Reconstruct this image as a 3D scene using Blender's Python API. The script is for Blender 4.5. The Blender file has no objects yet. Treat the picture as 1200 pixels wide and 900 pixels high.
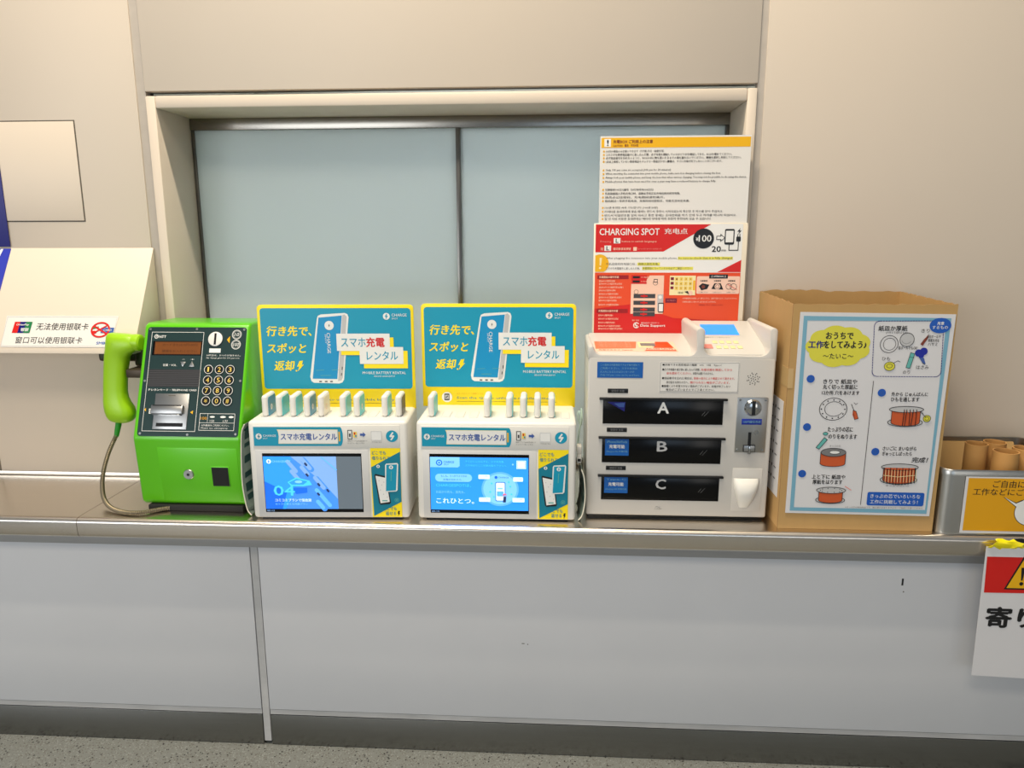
import bpy, bmesh, math, random
from mathutils import Vector, Matrix
random.seed(7)
S = bpy.context.scene
C = S.collection
PI = math.pi

# ------------------------------------------------------------------ camera, world, lights, exposure
def make_camera():
    yaw, pitch, roll = 0.05914246, 0.20098267, -0.00246887
    f = Vector((-math.sin(yaw), math.cos(yaw), 0)); r = Vector((math.cos(yaw), math.sin(yaw), 0)); u = Vector((0, 0, 1))
    f, u = f * math.cos(pitch) - u * math.sin(pitch), u * math.cos(pitch) + f * math.sin(pitch)
    r, u = r * math.cos(roll) + u * math.sin(roll), u * math.cos(roll) - r * math.sin(roll)
    cam = bpy.data.cameras.new('camera'); cam.sensor_fit = 'HORIZONTAL'; cam.sensor_width = 36.0
    cam.lens = 870 / 1200 * 36.0; cam.clip_start = 0.05
    o = bpy.data.objects.new('camera', cam); C.objects.link(o)
    m = Matrix((r, u, -f)).transposed().to_4x4(); m.translation = (0, -2.2, 1.487)
    o.matrix_world = m
    S.camera = o
make_camera()

S.view_settings.view_transform = 'Standard'
S.view_settings.look = 'None'
S.view_settings.gamma = 1.0
S.view_settings.use_curve_mapping = False
S.view_settings.exposure = 0.0

W = bpy.data.worlds.new('world'); S.world = W; W.use_nodes = True
W.node_tree.nodes['Background'].inputs[0].default_value = (0.86, 0.93, 1.0, 1)
W.node_tree.nodes['Background'].inputs[1].default_value = 0.22

def area(name, loc, sx, sy, power, col, target=None):
    l = bpy.data.lights.new(name, 'AREA'); l.shape = 'RECTANGLE'; l.size = sx; l.size_y = sy
    l.energy = power; l.color = col
    o = bpy.data.objects.new(name, l); C.objects.link(o); o.location = loc
    if target is not None:
        o.rotation_euler = (Vector(target) - Vector(loc)).to_track_quat('-Z', 'Y').to_euler()
    return o
WARM = (1.0, 0.875, 0.70)
for lx, pw in ((-2.6, 9), (-1.5, 30), (-0.4, 60)):
    area('ceiling_light', (lx, -1.5, 6.0), 0.9, 0.12, pw, WARM)
for lx, pw in ((-1.35, 7), (-0.7, 44), (-0.05, 30)):
    area('wall_washer_light', (lx, -0.78, 4.0), 0.48, 0.12, pw, WARM)
area('added_hall_light', (-3.0, -4.8, 1.5), 3.0, 1.8, 76, (0.93, 0.96, 1.0), (-1.3, 0, 0.5))  # added cool fill from behind the camera, standing in for daylight
area('warm_front_fill', (-0.7, -3.6, 4.6), 2.0, 0.8, 70, WARM, (-0.6, 0, 1.9))  # added warm fill from high in front of the wall, not a fixture
area('added_hall_light', (1.1, -4.4, 1.2), 1.3, 1.0, 7, (0.60, 0.78, 1.0), (0.6, 0, 0.6))  # added bluish panel behind the camera for the steel to reflect
area('added_hall_light', (2.2, -4.0, 1.0), 0.6, 1.2, 5, (1.0, 0.96, 0.9), (0.75, 0, 0.2))  # added warm-white panel, gives the steel a second bright reflection
area('back_room_light', (-0.4, 0.9, 2.1), 1.4, 0.4, 18.0, (0.92, 0.98, 1.0), (-0.3, 1.2, 0.9))

# ------------------------------------------------------------------ materials
def lin(c):
    return tuple(((x / 255) / 12.92 if x / 255 <= 0.04045 else ((x / 255 + 0.055) / 1.055) ** 2.4) for x in c)
MATS = {}
def mat(name, rgb, rough=0.5, metal=0.0, emit=0.0, noise=0.0, nscale=20.0, bump=0.0, stretch=(1, 1, 1), coat=0.0, spec=None, trans=0.0):
    if name in MATS: return MATS[name]
    m = bpy.data.materials.new(name); m.use_nodes = True
    nt = m.node_tree; b = nt.nodes['Principled BSDF']
    c = lin(rgb) + (1,)
    b.inputs['Base Color'].default_value = c
    b.inputs['Roughness'].default_value = rough
    b.inputs['Metallic'].default_value = metal
    if coat: b.inputs['Coat Weight'].default_value = coat; b.inputs['Coat Roughness'].default_value = 0.15
    if spec is not None: b.inputs['Specular IOR Level'].default_value = spec
    if trans: b.inputs['Transmission Weight'].default_value = trans
    if emit:
        b.inputs['Emission Color'].default_value = c; b.inputs['Emission Strength'].default_value = emit
    tc = nt.nodes.new('ShaderNodeTexCoord'); mp = nt.nodes.new('ShaderNodeMapping'); mp.inputs['Scale'].default_value = stretch
    nz = nt.nodes.new('ShaderNodeTexNoise'); nz.inputs['Scale'].default_value = nscale; nz.inputs['Detail'].default_value = 4
    nt.links.new(tc.outputs['Object'], mp.inputs[0]); nt.links.new(mp.outputs[0], nz.inputs['Vector'])
    if noise and not emit:
        mx = nt.nodes.new('ShaderNodeMix'); mx.data_type = 'RGBA'
        mx.inputs[6].default_value = tuple(x * (1 - noise) for x in c[:3]) + (1,)
        mx.inputs[7].default_value = tuple(min(1, x * (1 + noise)) for x in c[:3]) + (1,)
        nt.links.new(nz.outputs[0], mx.inputs[0]); nt.links.new(mx.outputs[2], b.inputs['Base Color'])
    if bump:
        bp = nt.nodes.new('ShaderNodeBump'); bp.inputs['Strength'].default_value = bump; bp.inputs['Distance'].default_value = 0.001
        nt.links.new(nz.outputs[0], bp.inputs['Height']); nt.links.new(bp.outputs[0], b.inputs['Normal'])
    MATS[name] = m
    return m

M_wall = mat('beige_enamel', (214, 201, 184), 0.42, noise=0.02, nscale=3, spec=0.35)
M_lower = mat('pale_grey_enamel', (203, 204, 206), 0.5, noise=0.03, nscale=4, spec=0.3)
M_caulk = mat('grey_caulk', (176, 168, 158), 0.8, noise=0.10, nscale=30)
M_caulk2 = mat('dirty_grey_caulk', (178, 178, 177), 0.8, noise=0.22, nscale=25, stretch=(0.4, 1, 1))
M_groove = mat('dark_groove', (92, 86, 76), 0.8)
M_ceil = mat('white_ceiling', (225, 222, 214), 0.8, noise=0.02)
M_white = mat('white_plastic', (226, 224, 217), 0.38, noise=0.015, nscale=8)
M_kiosk = mat('warm_white_plastic', (198, 195, 189), 0.36, noise=0.015, nscale=8)
M_bezel = mat('pale_grey_plastic', (206, 206, 204), 0.45)
M_black = mat('black_plastic', (14, 14, 15), 0.3)
M_blackgloss = mat('glossy_black_plastic', (3, 3, 4), 0.2, spec=0.3)
M_green = mat('lime_green_enamel', (90, 188, 6), 0.3, noise=0.03, nscale=6, coat=0.3)
M_green2 = mat('lime_green_plastic', (150, 200, 18), 0.35, noise=0.05, nscale=10)
M_dgreen = mat('dark_green_plate', (20, 48, 48), 0.35)
M_hook = mat('grey_green_metal', (74, 80, 60), 0.45, metal=0.4)
M_hookplate = mat('brown_metal', (72, 62, 50), 0.45, metal=0.5)
M_card = mat('kraft_cardboard', (182, 146, 92), 0.85, noise=0.06, nscale=7, bump=0.15, stretch=(6, 6, 1))
M_cardedge = mat('kraft_cardboard_edge', (150, 116, 72), 0.9, noise=0.25, nscale=90)
M_tube = mat('paper_tube_kraft', (196, 146, 82), 0.8, noise=0.06, nscale=12)
M_paper = mat('white_paper', (214, 213, 214), 0.55, noise=0.01)
M_lam = mat('laminated_paper', (225, 222, 216), 0.28, noise=0.01)
M_cream = mat('cream_paper', (240, 228, 205), 0.35, noise=0.01)
M_tin = mat('brushed_tin', (190, 188, 182), 0.32, metal=1.0, noise=0.05, nscale=30, stretch=(1, 1, 0.1))
M_chrome = mat('chrome', (200, 200, 198), 0.15, metal=1.0)
M_satin = mat('satin_nickel', (178, 178, 176), 0.35, metal=1.0)
M_cable = mat('cream_cable', (224, 219, 202), 0.5)
M_cord = mat('steel_cord', (128, 118, 98), 0.35, metal=0.8)
M_rubber = mat('black_rubber', (20, 20, 20), 0.7)

def steel(name, rgb, rough=0.3, aniso=0.85, axis=(1, 0, 0), rot=0.0):
    m = bpy.data.materials.new(name); m.use_nodes = True
    nt = m.node_tree; b = nt.nodes['Principled BSDF']
    b.inputs['Metallic'].default_value = 1.0; b.inputs['Roughness'].default_value = rough
    b.inputs['Anisotropic'].default_value = aniso; b.inputs['Anisotropic Rotation'].default_value = rot
    uv = nt.nodes.new('ShaderNodeTangent'); uv.direction_type = 'UV_MAP'
    nt.links.new(uv.outputs[0], b.inputs['Tangent'])
    tc = nt.nodes.new('ShaderNodeTexCoord'); mp = nt.nodes.new('ShaderNodeMapping'); mp.inputs['Scale'].default_value = (0.6, 40, 40)
    nz = nt.nodes.new('ShaderNodeTexNoise'); nz.inputs['Scale'].default_value = 8; nz.inputs['Detail'].default_value = 5
    nt.links.new(tc.outputs['Object'], mp.inputs[0]); nt.links.new(mp.outputs[0], nz.inputs['Vector'])
    c = lin(rgb)
    mx = nt.nodes.new('ShaderNodeMix'); mx.data_type = 'RGBA'
    mx.inputs[6].default_value = tuple(x * 0.9 for x in c) + (1,); mx.inputs[7].default_value = tuple(x * 1.08 for x in c) + (1,)
    nt.links.new(nz.outputs[0], mx.inputs[0]); nt.links.new(mx.outputs[2], b.inputs['Base Color'])
    MATS[name] = m
    return m
M_steel = steel('brushed_stainless_steel', (224, 216, 205), 0.27, 0.6)
M_steel2 = steel('dull_stainless_steel', (136, 137, 136), 0.27, 0.4)
M_rail = mat('window_rail_steel', (150, 146, 138), 0.25, metal=1.0, noise=0.05, nscale=10, stretch=(1, 20, 20))
M_darkrail = mat('dark_window_rail', (116, 114, 110), 0.3, metal=0.9)

def frosted():
    m = bpy.data.materials.new('frosted_glass'); m.use_nodes = True
    nt = m.node_tree; out = nt.nodes['Material Output']; b = nt.nodes['Principled BSDF']
    b.inputs['Base Color'].default_value = lin((205, 214, 212)) + (1,); b.inputs['Roughness'].default_value = 0.30
    tr = nt.nodes.new('ShaderNodeBsdfTranslucent'); tr.inputs[0].default_value = lin((228, 235, 238)) + (1,)
    mx = nt.nodes.new('ShaderNodeMixShader'); mx.inputs[0].default_value = 0.55
    nt.links.new(b.outputs[0], mx.inputs[1]); nt.links.new(tr.outputs[0], mx.inputs[2]); nt.links.new(mx.outputs[0], out.inputs[0])
    return m
M_glass = frosted()

def terrazzo():
    m = bpy.data.materials.new('speckled_terrazzo'); m.use_nodes = True
    nt = m.node_tree; b = nt.nodes['Principled BSDF']; b.inputs['Roughness'].default_value = 0.5
    tc = nt.nodes.new('ShaderNodeTexCoord')
    def layer(scale, lo, hi, col, prev):
        v = nt.nodes.new('ShaderNodeTexVoronoi'); v.inputs['Scale'].default_value = scale; v.inputs['Randomness'].default_value = 1
        nt.links.new(tc.outputs['Object'], v.inputs['Vector'])
        r = nt.nodes.new('ShaderNodeMapRange'); r.inputs[1].default_value = lo; r.inputs[2].default_value = hi; r.inputs[3].default_value = 1; r.inputs[4].default_value = 0
        nt.links.new(v.outputs['Distance'], r.inputs[0])
        mx = nt.nodes.new('ShaderNodeMix'); mx.data_type = 'RGBA'; mx.inputs[7].default_value = lin(col) + (1,)
        nt.links.new(r.outputs[0], mx.inputs[0])
        if isinstance(prev, tuple): mx.inputs[6].default_value = lin(prev) + (1,)
        else: nt.links.new(prev, mx.inputs[6])
        return mx.outputs[2]
    o = layer(130, 0.22, 0.30, (144, 148, 144), (120, 123, 119))
    o = layer(150, 0.24, 0.30, (92, 88, 80), o)
    o = layer(75, 0.17, 0.21, (26, 22, 20), o)
    nt.links.new(o, b.inputs['Base Color'])
    return m
M_floor = terrazzo()

def ink(name, rgb, rough=0.4): return mat(name, rgb, rough)
I = {k: ink('print_' + k, v) for k, v in {
    'black': (18, 18, 20), 'white': (232, 232, 228), 'grey': (120, 120, 120), 'lgrey': (188, 188, 188), 'dgrey': (62, 62, 64),
    'teal': (0, 148, 180), 'teal2': (20, 160, 178), 'dteal': (0, 122, 146), 'phoneblue': (0, 142, 196), 'yellow': (250, 224, 14), 'gold': (232, 176, 8),
    'orangeyellow': (222, 160, 10), 'red': (206, 24, 16), 'dred': (150, 10, 14), 'orange': (224, 74, 28), 'salmon': (232, 120, 84), 'blue': (14, 84, 178), 'dblue': (10, 30, 150), 'navy': (8, 10, 110),
    'paleblue': (116, 168, 190), 'lime': (214, 208, 60), 'drum': (196, 84, 36), 'brown': (120, 50, 30), 'mint': (96, 176, 168), 'cream': (240, 226, 170),
    'green': (30, 120, 70), 'pink': (226, 140, 130), 'lpeach': (240, 200, 176), 'keyyellow': (238, 206, 96), 'hilite': (232, 226, 90), 'stickblue': (10, 90, 170), 'plum': (120, 16, 40), 'skirt': (60, 90, 160)}.items()}
def emi(name, rgb, s=1.0): return mat('lit_' + name, rgb, 0.3, emit=s)
E = {k: emi(k, v, s) for k, (v, s) in {
    'blue': ((40, 140, 255), .85), 'lblue': ((120, 190, 255), .8), 'white': ((215, 235, 255), .8), 'pale': ((90, 165, 252), .85), 'deep': ((16, 96, 214), .85), 'mid': ((60, 130, 225), .8), 'haze': ((118, 160, 214), .75), 'grey': ((86, 96, 104), .8), 'dark': ((30, 50, 90), .7), 'cyan': ((70, 190, 240), .8), 'red': ((220, 90, 110), .7), 'lcd': ((8, 130, 235), .9), 'amber': ((96, 52, 14), .7), 'amberd': ((64, 34, 10), .7)}.items()}

# ------------------------------------------------------------------ mesh builder
class MB:
    def __init__(s): s.bm = bmesh.new(); s.mats = []
    def mi(s, m):
        if m not in s.mats: s.mats.append(m)
        return s.mats.index(m)
    def _bev(s, faces, bev, seg, sel=None):
        if bev <= 0: return
        ed = {e for f in faces for e in f.edges}
        if sel: ed = {e for e in ed if sel(e)}
        bmesh.ops.bevel(s.bm, geom=list(ed), offset=bev, segments=seg, profile=0.5, affect='EDGES', clamp_overlap=True)
    def poly3(s, pts, m):
        f = s.bm.faces.new([s.bm.verts.new(p) for p in pts]); f.material_index = s.mi(m); return f
    def hull(s, lo, hi, m, bev=0, seg=2, sel=None):
        """prism between two congruent rings"""
        n = len(lo); a = [s.bm.verts.new(p) for p in lo]; b = [s.bm.verts.new(p) for p in hi]; k = s.mi(m); fs = []
        fs.append(s.bm.faces.new(a[::-1])); fs.append(s.bm.faces.new(b))
        for i in range(n): fs.append(s.bm.faces.new((a[i], a[(i + 1) % n], b[(i + 1) % n], b[i])))
        for f in fs: f.material_index = k
        bmesh.ops.recalc_face_normals(s.bm, faces=fs)
        s._bev(fs, bev, seg, sel); return fs
    def box(s, x0, x1, y0, y1, z0, z1, m, bev=0, seg=2, sel=None):
        return s.hull([(x0, y0, z0), (x1, y0, z0), (x1, y1, z0), (x0, y1, z0)], [(x0, y0, z1), (x1, y0, z1), (x1, y1, z1), (x0, y1, z1)], m, bev, seg, sel)
    def prx(s, yz, x0, x1, m, bev=0, seg=2, sel=None): return s.hull([(x0, y, z) for y, z in yz], [(x1, y, z) for y, z in yz], m, bev, seg, sel)
    def pry(s, xz, y0, y1, m, bev=0, seg=2, sel=None): return s.hull([(x, y0, z) for x, z in xz], [(x, y1, z) for x, z in xz], m, bev, seg, sel)
    def prz(s, xy, z0, z1, m, bev=0, seg=2, sel=None): return s.hull([(x, y, z0) for x, y in xy], [(x, y, z1) for x, y in xy], m, bev, seg, sel)
    def loft(s, rings, m, cap=True):
        k = s.mi(m); R = [[s.bm.verts.new(p) for p in r] for r in rings]; fs = []
        n = len(R[0])
        for a, b in zip(R, R[1:]):
            for i in range(n): fs.append(s.bm.faces.new((a[i], a[(i + 1) % n], b[(i + 1) % n], b[i])))
        if cap: fs.append(s.bm.faces.new(R[0][::-1])); fs.append(s.bm.faces.new(R[-1]))
        for f in fs: f.material_index = k
        bmesh.ops.recalc_face_normals(s.bm, faces=fs); return fs
    def tube(s, path, r, m, sides=10, cap=True):
        path = [Vector(p) for p in path]; rings = []; N = len(path); up = None
        for i, p in enumerate(path):
            t = (path[min(i + 1, N - 1)] - path[max(i - 1, 0)]).normalized()
            if up is None: up = t.orthogonal().normalized()
            up = (up - t * up.dot(t)).normalized(); w = t.cross(up)
            rr = r[i] if isinstance(r, (list, tuple)) else r
            rings.append([p + (up * math.cos(2 * PI * j / sides) + w * math.sin(2 * PI * j / sides)) * rr for j in range(sides)])
        return s.loft(rings, m, cap)
    def cyl(s, p0, p1, r, m, sides=24, r1=None): return s.tube([p0, p1], [r, r if r1 is None else r1], m, sides)
    def build(s, name, parent=None, org=(0, 0, 0), smooth=35):
        me = bpy.data.meshes.new(name)
        bmesh.ops.translate(s.bm, verts=s.bm.verts, vec=-Vector(org))
        s.bm.to_mesh(me); s.bm.free()
        for m in s.mats: me.materials.append(m)
        if smooth:
            for p in me.polygons: p.use_smooth = True
            me.set_sharp_from_angle(angle=math.radians(smooth))
        o = bpy.data.objects.new(name, me); C.objects.link(o)
        if parent is not None: o.parent = parent
        else: o.location = org
        return o

def smooth_path(pts, n=8):
    pts = [Vector(p) for p in pts]; out = []
    P = [pts[0] * 2 - pts[1]] + pts + [pts[-1] * 2 - pts[-2]]
    for i in range(1, len(P) - 2):
        a, b, c, d = P[i - 1:i + 3]
        for k in range(n):
            t = k / n
            out.append(0.5 * ((2 * b) + (c - a) * t + (2 * a - 5 * b + 4 * c - d) * t * t + (3 * b - a - 3 * c + d) * t ** 3))
    out.append(pts[-1]); return out

# ------------------------------------------------------------------ flat lettering and graphics on a surface, in millimetres
TXT = {}
def glyphs(s, bold, shear):
    k = (s, bold, shear)
    if k in TXT: return TXT[k]
    cu = bpy.data.curves.new('lettering', 'FONT'); cu.body = s; cu.offset = bold; cu.shear = shear
    cu.resolution_u = 2 if len(s) < 16 else 1
    o = bpy.data.objects.new('lettering', cu)
    me = o.to_mesh()
    vs = [(v.co.x, v.co.y) for v in me.vertices]; ps = [tuple(p.vertices) for p in me.polygons]
    o.to_mesh_clear(); bpy.data.objects.remove(o); bpy.data.curves.remove(cu)
    TXT[k] = (vs, ps); return TXT[k]

class Art:
    def __init__(s, O, u=(1, 0, 0), v=(0, 0, 1), lift=0.0004):
        s.O = Vector(O); s.u = Vector(u).normalized(); s.v = Vector(v).normalized(); s.n = s.u.cross(s.v).normalized(); s.lift = lift
        s.vs = []; s.fs = []; s.ms = []; s.mats = []; s.k = 0
    def P(s, a, b, lay): return s.O + s.u * (a / 1000) + s.v * (b / 1000) + s.n * (s.lift + lay * 0.00026 + s.k % 40 * 4e-6)
    def mi(s, m):
        if m not in s.mats: s.mats.append(m)
        return s.mats.index(m)
    def poly(s, pts, m, lay=0):
        s.k += 1; i = len(s.vs); s.vs += [s.P(a, b, lay) for a, b in pts]; s.fs.append(tuple(range(i, i + len(pts)))); s.ms.append(s.mi(m))
    def rect(s, x0, y0, x1, y1, m, lay=0): s.poly([(x0, y0), (x1, y0), (x1, y1), (x0, y1)], m, lay)
    def rrect(s, x0, y0, x1, y1, r, m, lay=0):
        pts = []
        for cx, cy, a in ((x1 - r, y1 - r, 0), (x0 + r, y1 - r, 90), (x0 + r, y0 + r, 180), (x1 - r, y0 + r, 270)):
            pts += [(cx + r * math.cos(math.radians(a + k * 22.5)), cy + r * math.sin(math.radians(a + k * 22.5))) for k in range(5)]
        s.poly(pts, m, lay)
    def disc(s, x, y, r, m, lay=0, ry=None, n=24):
        ry = r if ry is None else ry
        s.poly([(x + r * math.cos(2 * PI * i / n), y + ry * math.sin(2 * PI * i / n)) for i in range(n)], m, lay)
    def ring(s, x, y, r, w, m, lay=0, ry=None, n=28, a0=0, a1=360):
        ry = r if ry is None else ry
        s.line([(x + r * math.cos(math.radians(a0 + (a1 - a0) * i / n)), y + ry * math.sin(math.radians(a0 + (a1 - a0) * i / n))) for i in range(n + 1)], w, m, lay)
    def line(s, pts, w, m, lay=0):
        for (a, b), (c, d) in zip(pts, pts[1:]):
            dx, dy = c - a, d - b; L = math.hypot(dx, dy)
            if L < 1e-6: continue
            nx, ny = -dy / L * w / 2, dx / L * w / 2; ex, ey = dx / L * w * .25, dy / L * w * .25
            s.poly([(a - ex + nx, b - ey + ny), (a - ex - nx, b - ey - ny), (c + ex - nx, d + ey - ny), (c + ex + nx, d + ey + ny)], m, lay)
    def frame(s, x0, y0, x1, y1, w, m, lay=0): s.line([(x0, y0), (x1, y0), (x1, y1), (x0, y1), (x0, y0)], w, m, lay)
    def dash(s, pts, w, m, lay=0, on=4, off=2.5):
        for (a, b), (c, d) in zip(pts, pts[1:]):
            L = math.hypot(c - a, d - b); t = 0
            while t < L:
                e = min(t + on, L); s.line([(a + (c - a) * t / L, b + (d - b) * t / L), (a + (c - a) * e / L, b + (d - b) * e / L)], w, m, lay); t += on + off
    def txt(s, t, x0, yc, x1, h, m, lay=1, bold=0.0, shear=0.0, vert=False):
        """the glyphs' box runs from x0 to x1 and is h tall about yc; vert reads downwards"""
        vs, ps = glyphs(t, 0.0, shear)
        if not vs: return
        ax, bx = min(v[0] for v in vs), max(v[0] for v in vs); ay, by = min(v[1] for v in vs), max(v[1] for v in vs)
        sx, sy = (x1 - x0) / max(bx - ax, 1e-6), h / max(by - ay, 1e-6)
        k = s.mi(m); d = bold * h * .9
        for ox, oy in ([(0, 0)] if bold <= 0 else [(-d, 0), (d, 0)] if bold < .02 else [(-d, 0), (d, 0), (0, d * .7), (0, -d * .7)]):
            s.k += 1; i = len(s.vs)
            for x, y in vs:
                a, b = (x - ax) * sx + ox, (y - (ay + by) / 2) * sy + oy
                s.vs.append(s.P(yc + b, x0 - a, lay) if vert else s.P(x0 + a, yc + b, lay))
            for p in ps: s.fs.append(tuple(i + q for q in p)); s.ms.append(k)
    def build(s, name, parent, org=(0, 0, 0)):
        me = bpy.data.meshes.new(name); o_ = Vector(org)
        me.from_pydata([tuple(v - o_) for v in s.vs], [], s.fs)
        for m in s.mats: me.materials.append(m)
        me.polygons.foreach_set('material_index', s.ms); me.update()
        o = bpy.data.objects.new(name, me); C.objects.link(o); o.parent = parent
        return o

def thing(name, label, cat, loc=(0, 0, 0), rz=0.0, group=None):
    o = bpy.data.objects.new(name, None); C.objects.link(o); o.location = loc; o.rotation_euler = (0, 0, rz); o.empty_display_size = 0.05
    return tag(o, label, cat, group)
def tag(o, label, cat, group=None):
    o['label'] = label; o['category'] = cat
    if group: o['group'] = group
    return o
def struct(name, mb, **k):
    o = mb.build(name, **k); o['kind'] = 'structure'; return o
def uvx(o):
    """tangent map: u along the length, v across"""
    me = o.data; uv = me.uv_layers.new(name='UVMap')
    for l in me.loops:
        co = me.vertices[l.vertex_index].co; uv.data[l.index].uv = (co.x, co.y - co.z)
    return o

ZC = 0.7225        # counter top
YL = -0.30         # lower wall
# ------------------------------------------------------------------ the setting
b = MB(); b.box(-3.2, 3.0, -4.6, 0.0, -0.02, 0, M_floor); struct('floor', b, smooth=0)
b = MB(); b.box(-5.2, 3.0, -4.6, 0.05, 6.1, 6.14, M_ceil); struct('ceiling', b, smooth=0)

for nm, x0, x1, z0, z1, y0, y1, m_ in (('wall_left', -3.2, -1.793, .70, 6.1, 0, .03, M_wall), ('wall_left', -1.787, -1.215, .70, 6.1, 0, .03, M_wall), ('wall_back', -1.189, .549, 1.889, 6.1, 0, .03, M_wall), ('wall_right', .5685, 3.0, .70, 6.1, 0, .03, M_wall)):
    b = MB(); b.box(x0, x1, y0, y1, z0, z1, m_, 0.0015); struct(nm, b)
for x0, x1, z0, z1 in ((-3.2, 3.0, 1.89, 6.1), (-3.2, -1.19, .70, 1.89), (.56, 3.0, .70, 1.89)):
    b = MB(); b.box(x0, x1, .031, .05, z0, z1, M_groove); struct('wall_back_core', b)
b = MB(); b.box(-1.215, -1.189, 0.004, 0.03, 0.70, 6.1, M_caulk); struct('trim_1', b)
b = MB(); b.box(0.549, 0.5685, 0.004, 0.03, 0.70, 6.1, M_caulk); struct('trim_2', b)

win = bpy.data.objects.new('window_1', None); C.objects.link(win); win['kind'] = 'structure'
b = MB()                                                   # deep reveal with a rounded white front edge
zT = 1.842
b.box(-1.189, -1.160, -0.003, 0.235, 0.70, 1.876, M_wall, 0.004)
b.box(0.522, 0.549, -0.003, 0.235, 0.70, 1.876, M_wall, 0.004)
b.box(-1.160, 0.522, -0.003, 0.235, zT, 1.876, M_wall, 0.004)
b.build('window_frame', win)
b = MB(); b.box(-1.160, 0.522, 0.195, 0.235, 1.806, zT, M_rail, 0.002); b.build('header_rail', win)
for x0 in (-1.160, 0.512): b = MB(); b.box(x0, x0 + .010, 0.20, 0.235, ZC, 1.806, M_darkrail, 0.001); b.build('side_rail', win)
b = MB(); b.box(-0.316, -0.302, 0.199, 0.230, ZC, 1.806, M_darkrail, 0.001); b.build('meeting_rail', win)
b = MB(); b.box(-1.150, 0.512, 0.198, 0.235, ZC, ZC + 0.02, M_rail, 0.002); b.build('bottom_rail', win)
b = MB(); b.box(-1.150, -0.312, 0.206, 0.212, ZC + 0.018, 1.808, M_glass); b.build('glass_pane', win)
b = MB(); b.box(-0.308, 0.512, 0.216, 0.222, ZC + 0.018, 1.808, M_glass); b.build('glass_pane', win)
b = MB()                                                   # the room behind the panes
b.box(-1.5, 0.9, 1.6, 1.62, 0.2, 2.6, M_ceil); b.box(-1.52, -1.5, 0.24, 1.62, 0.2, 2.6, M_ceil); b.box(0.9, 0.92, 0.24, 1.62, 0.2, 2.6, M_ceil)
b.box(-1.52, 0.92, 0.24, 1.62, 2.58, 2.6, M_ceil); b.box(-1.52, 0.92, 0.24, 1.62, 0.2, 0.22, M_ceil)
struct('wall_back_room', b, smooth=0)

for x0, x1 in ((-3.2, -0.852), (-0.827, 3.0)):             # wall under the counter
    b = MB(); b.box(x0, x1, YL, YL + 0.03, 0.118, 0.645, M_lower, 0.0012); struct('wall_lower', b)
    b = MB(); b.box(x0, x1, YL + 0.002, YL + 0.03, 0.1008, 0.1162, M_caulk2); struct('trim_4', b)
    b = MB(); b.box(x0, x1, YL + 0.001, YL + 0.03, 0.002, 0.099, M_steel2, 0.001); uvx(struct('baseboard_back', b))
b = MB(); b.box(-3.2, 3.0, -0.3065, -0.28, 0.628, 0.651, mat('grey_trim', (150, 149, 146), .5, noise=.05), .001); struct('trim_6', b)
b = MB(); b.box(-3.2, 3.0, YL + 0.031, YL + 0.05, 0, 0.64, M_groove); struct('wall_lower_core', b)
b = MB(); b.box(-0.8495, -0.8295, YL + 0.002, YL + 0.03, 0.012, 0.64, M_caulk2); struct('trim_3', b)
for x, z, w, h in ((0.934, 0.568, .0025, .010), (0.939, 0.540, .0015, .002), (-0.083, 0.354, .004, .0012), (-0.070, 0.352, .0015, .0015)):
    b = MB(); b.box(x - w, x + w, YL - 0.0004, YL + 0.001, z - h, z + h, M_black if h > .005 else M_groove, .0004); struct('wall_lower_scuff', b)

# stainless counter, its rounded nose and the upstand at the wall
def counter_profile():
    p = [(0.0, ZC), (-0.338, ZC)]
    for k in range(1, 9):
        a = PI / 2 * k / 8; p.append((-0.338 - 0.016 * math.sin(a), ZC - 0.014 + 0.014 * math.cos(a)))
    p += [(-0.354, ZC - 0.030), (-0.353, ZC - 0.042)]
    for k in range(1, 8):
        a = PI / 2 * k / 7; p.append((-0.353 + 0.016 * (1 - math.cos(a)), ZC - 0.042 - 0.017 * math.sin(a)))
    p += [(-0.304, ZC - 0.059), (-0.304, ZC - 0.072), (0.0, ZC - 0.072)]
    return p
ct = thing('counter', 'long stainless steel counter with a rounded front edge along the wall', 'counter', (0, -0.17, ZC))
b = MB(); b.prx(counter_profile(), -3.2, -1.3085, M_steel); uvx(b.build('counter_top', ct, (0, -0.17, ZC)))
b = MB(); b.prx(counter_profile(), -1.3065, 3.0, M_steel); uvx(b.build('counter_top', ct, (0, -0.17, ZC)))
b = MB(); b.prx([(y + (0.0015 if y < -0.1 else 0), z - (0.0012 if z > ZC - 0.01 else -0.0012 if z < ZC - 0.05 else 0)) for y, z in counter_profile()], -1.3085, -1.3065, M_groove); b.build('seam', ct, (0, -0.17, ZC))
for x0, x1 in ((-3.2, -1.19), (0.55, 3.0)): b = MB(); b.box(x0, x1, -0.006, 0, ZC, 0.738, M_steel, 0.002); uvx(struct('trim_5', b))
b = MB(); b.box(-1.160, 0.522, 0.0, 0.235, ZC - 0.072, ZC - 0.0005, M_steel); uvx(b.build('window_sill', ct, (0, -0.17, ZC)))

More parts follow.
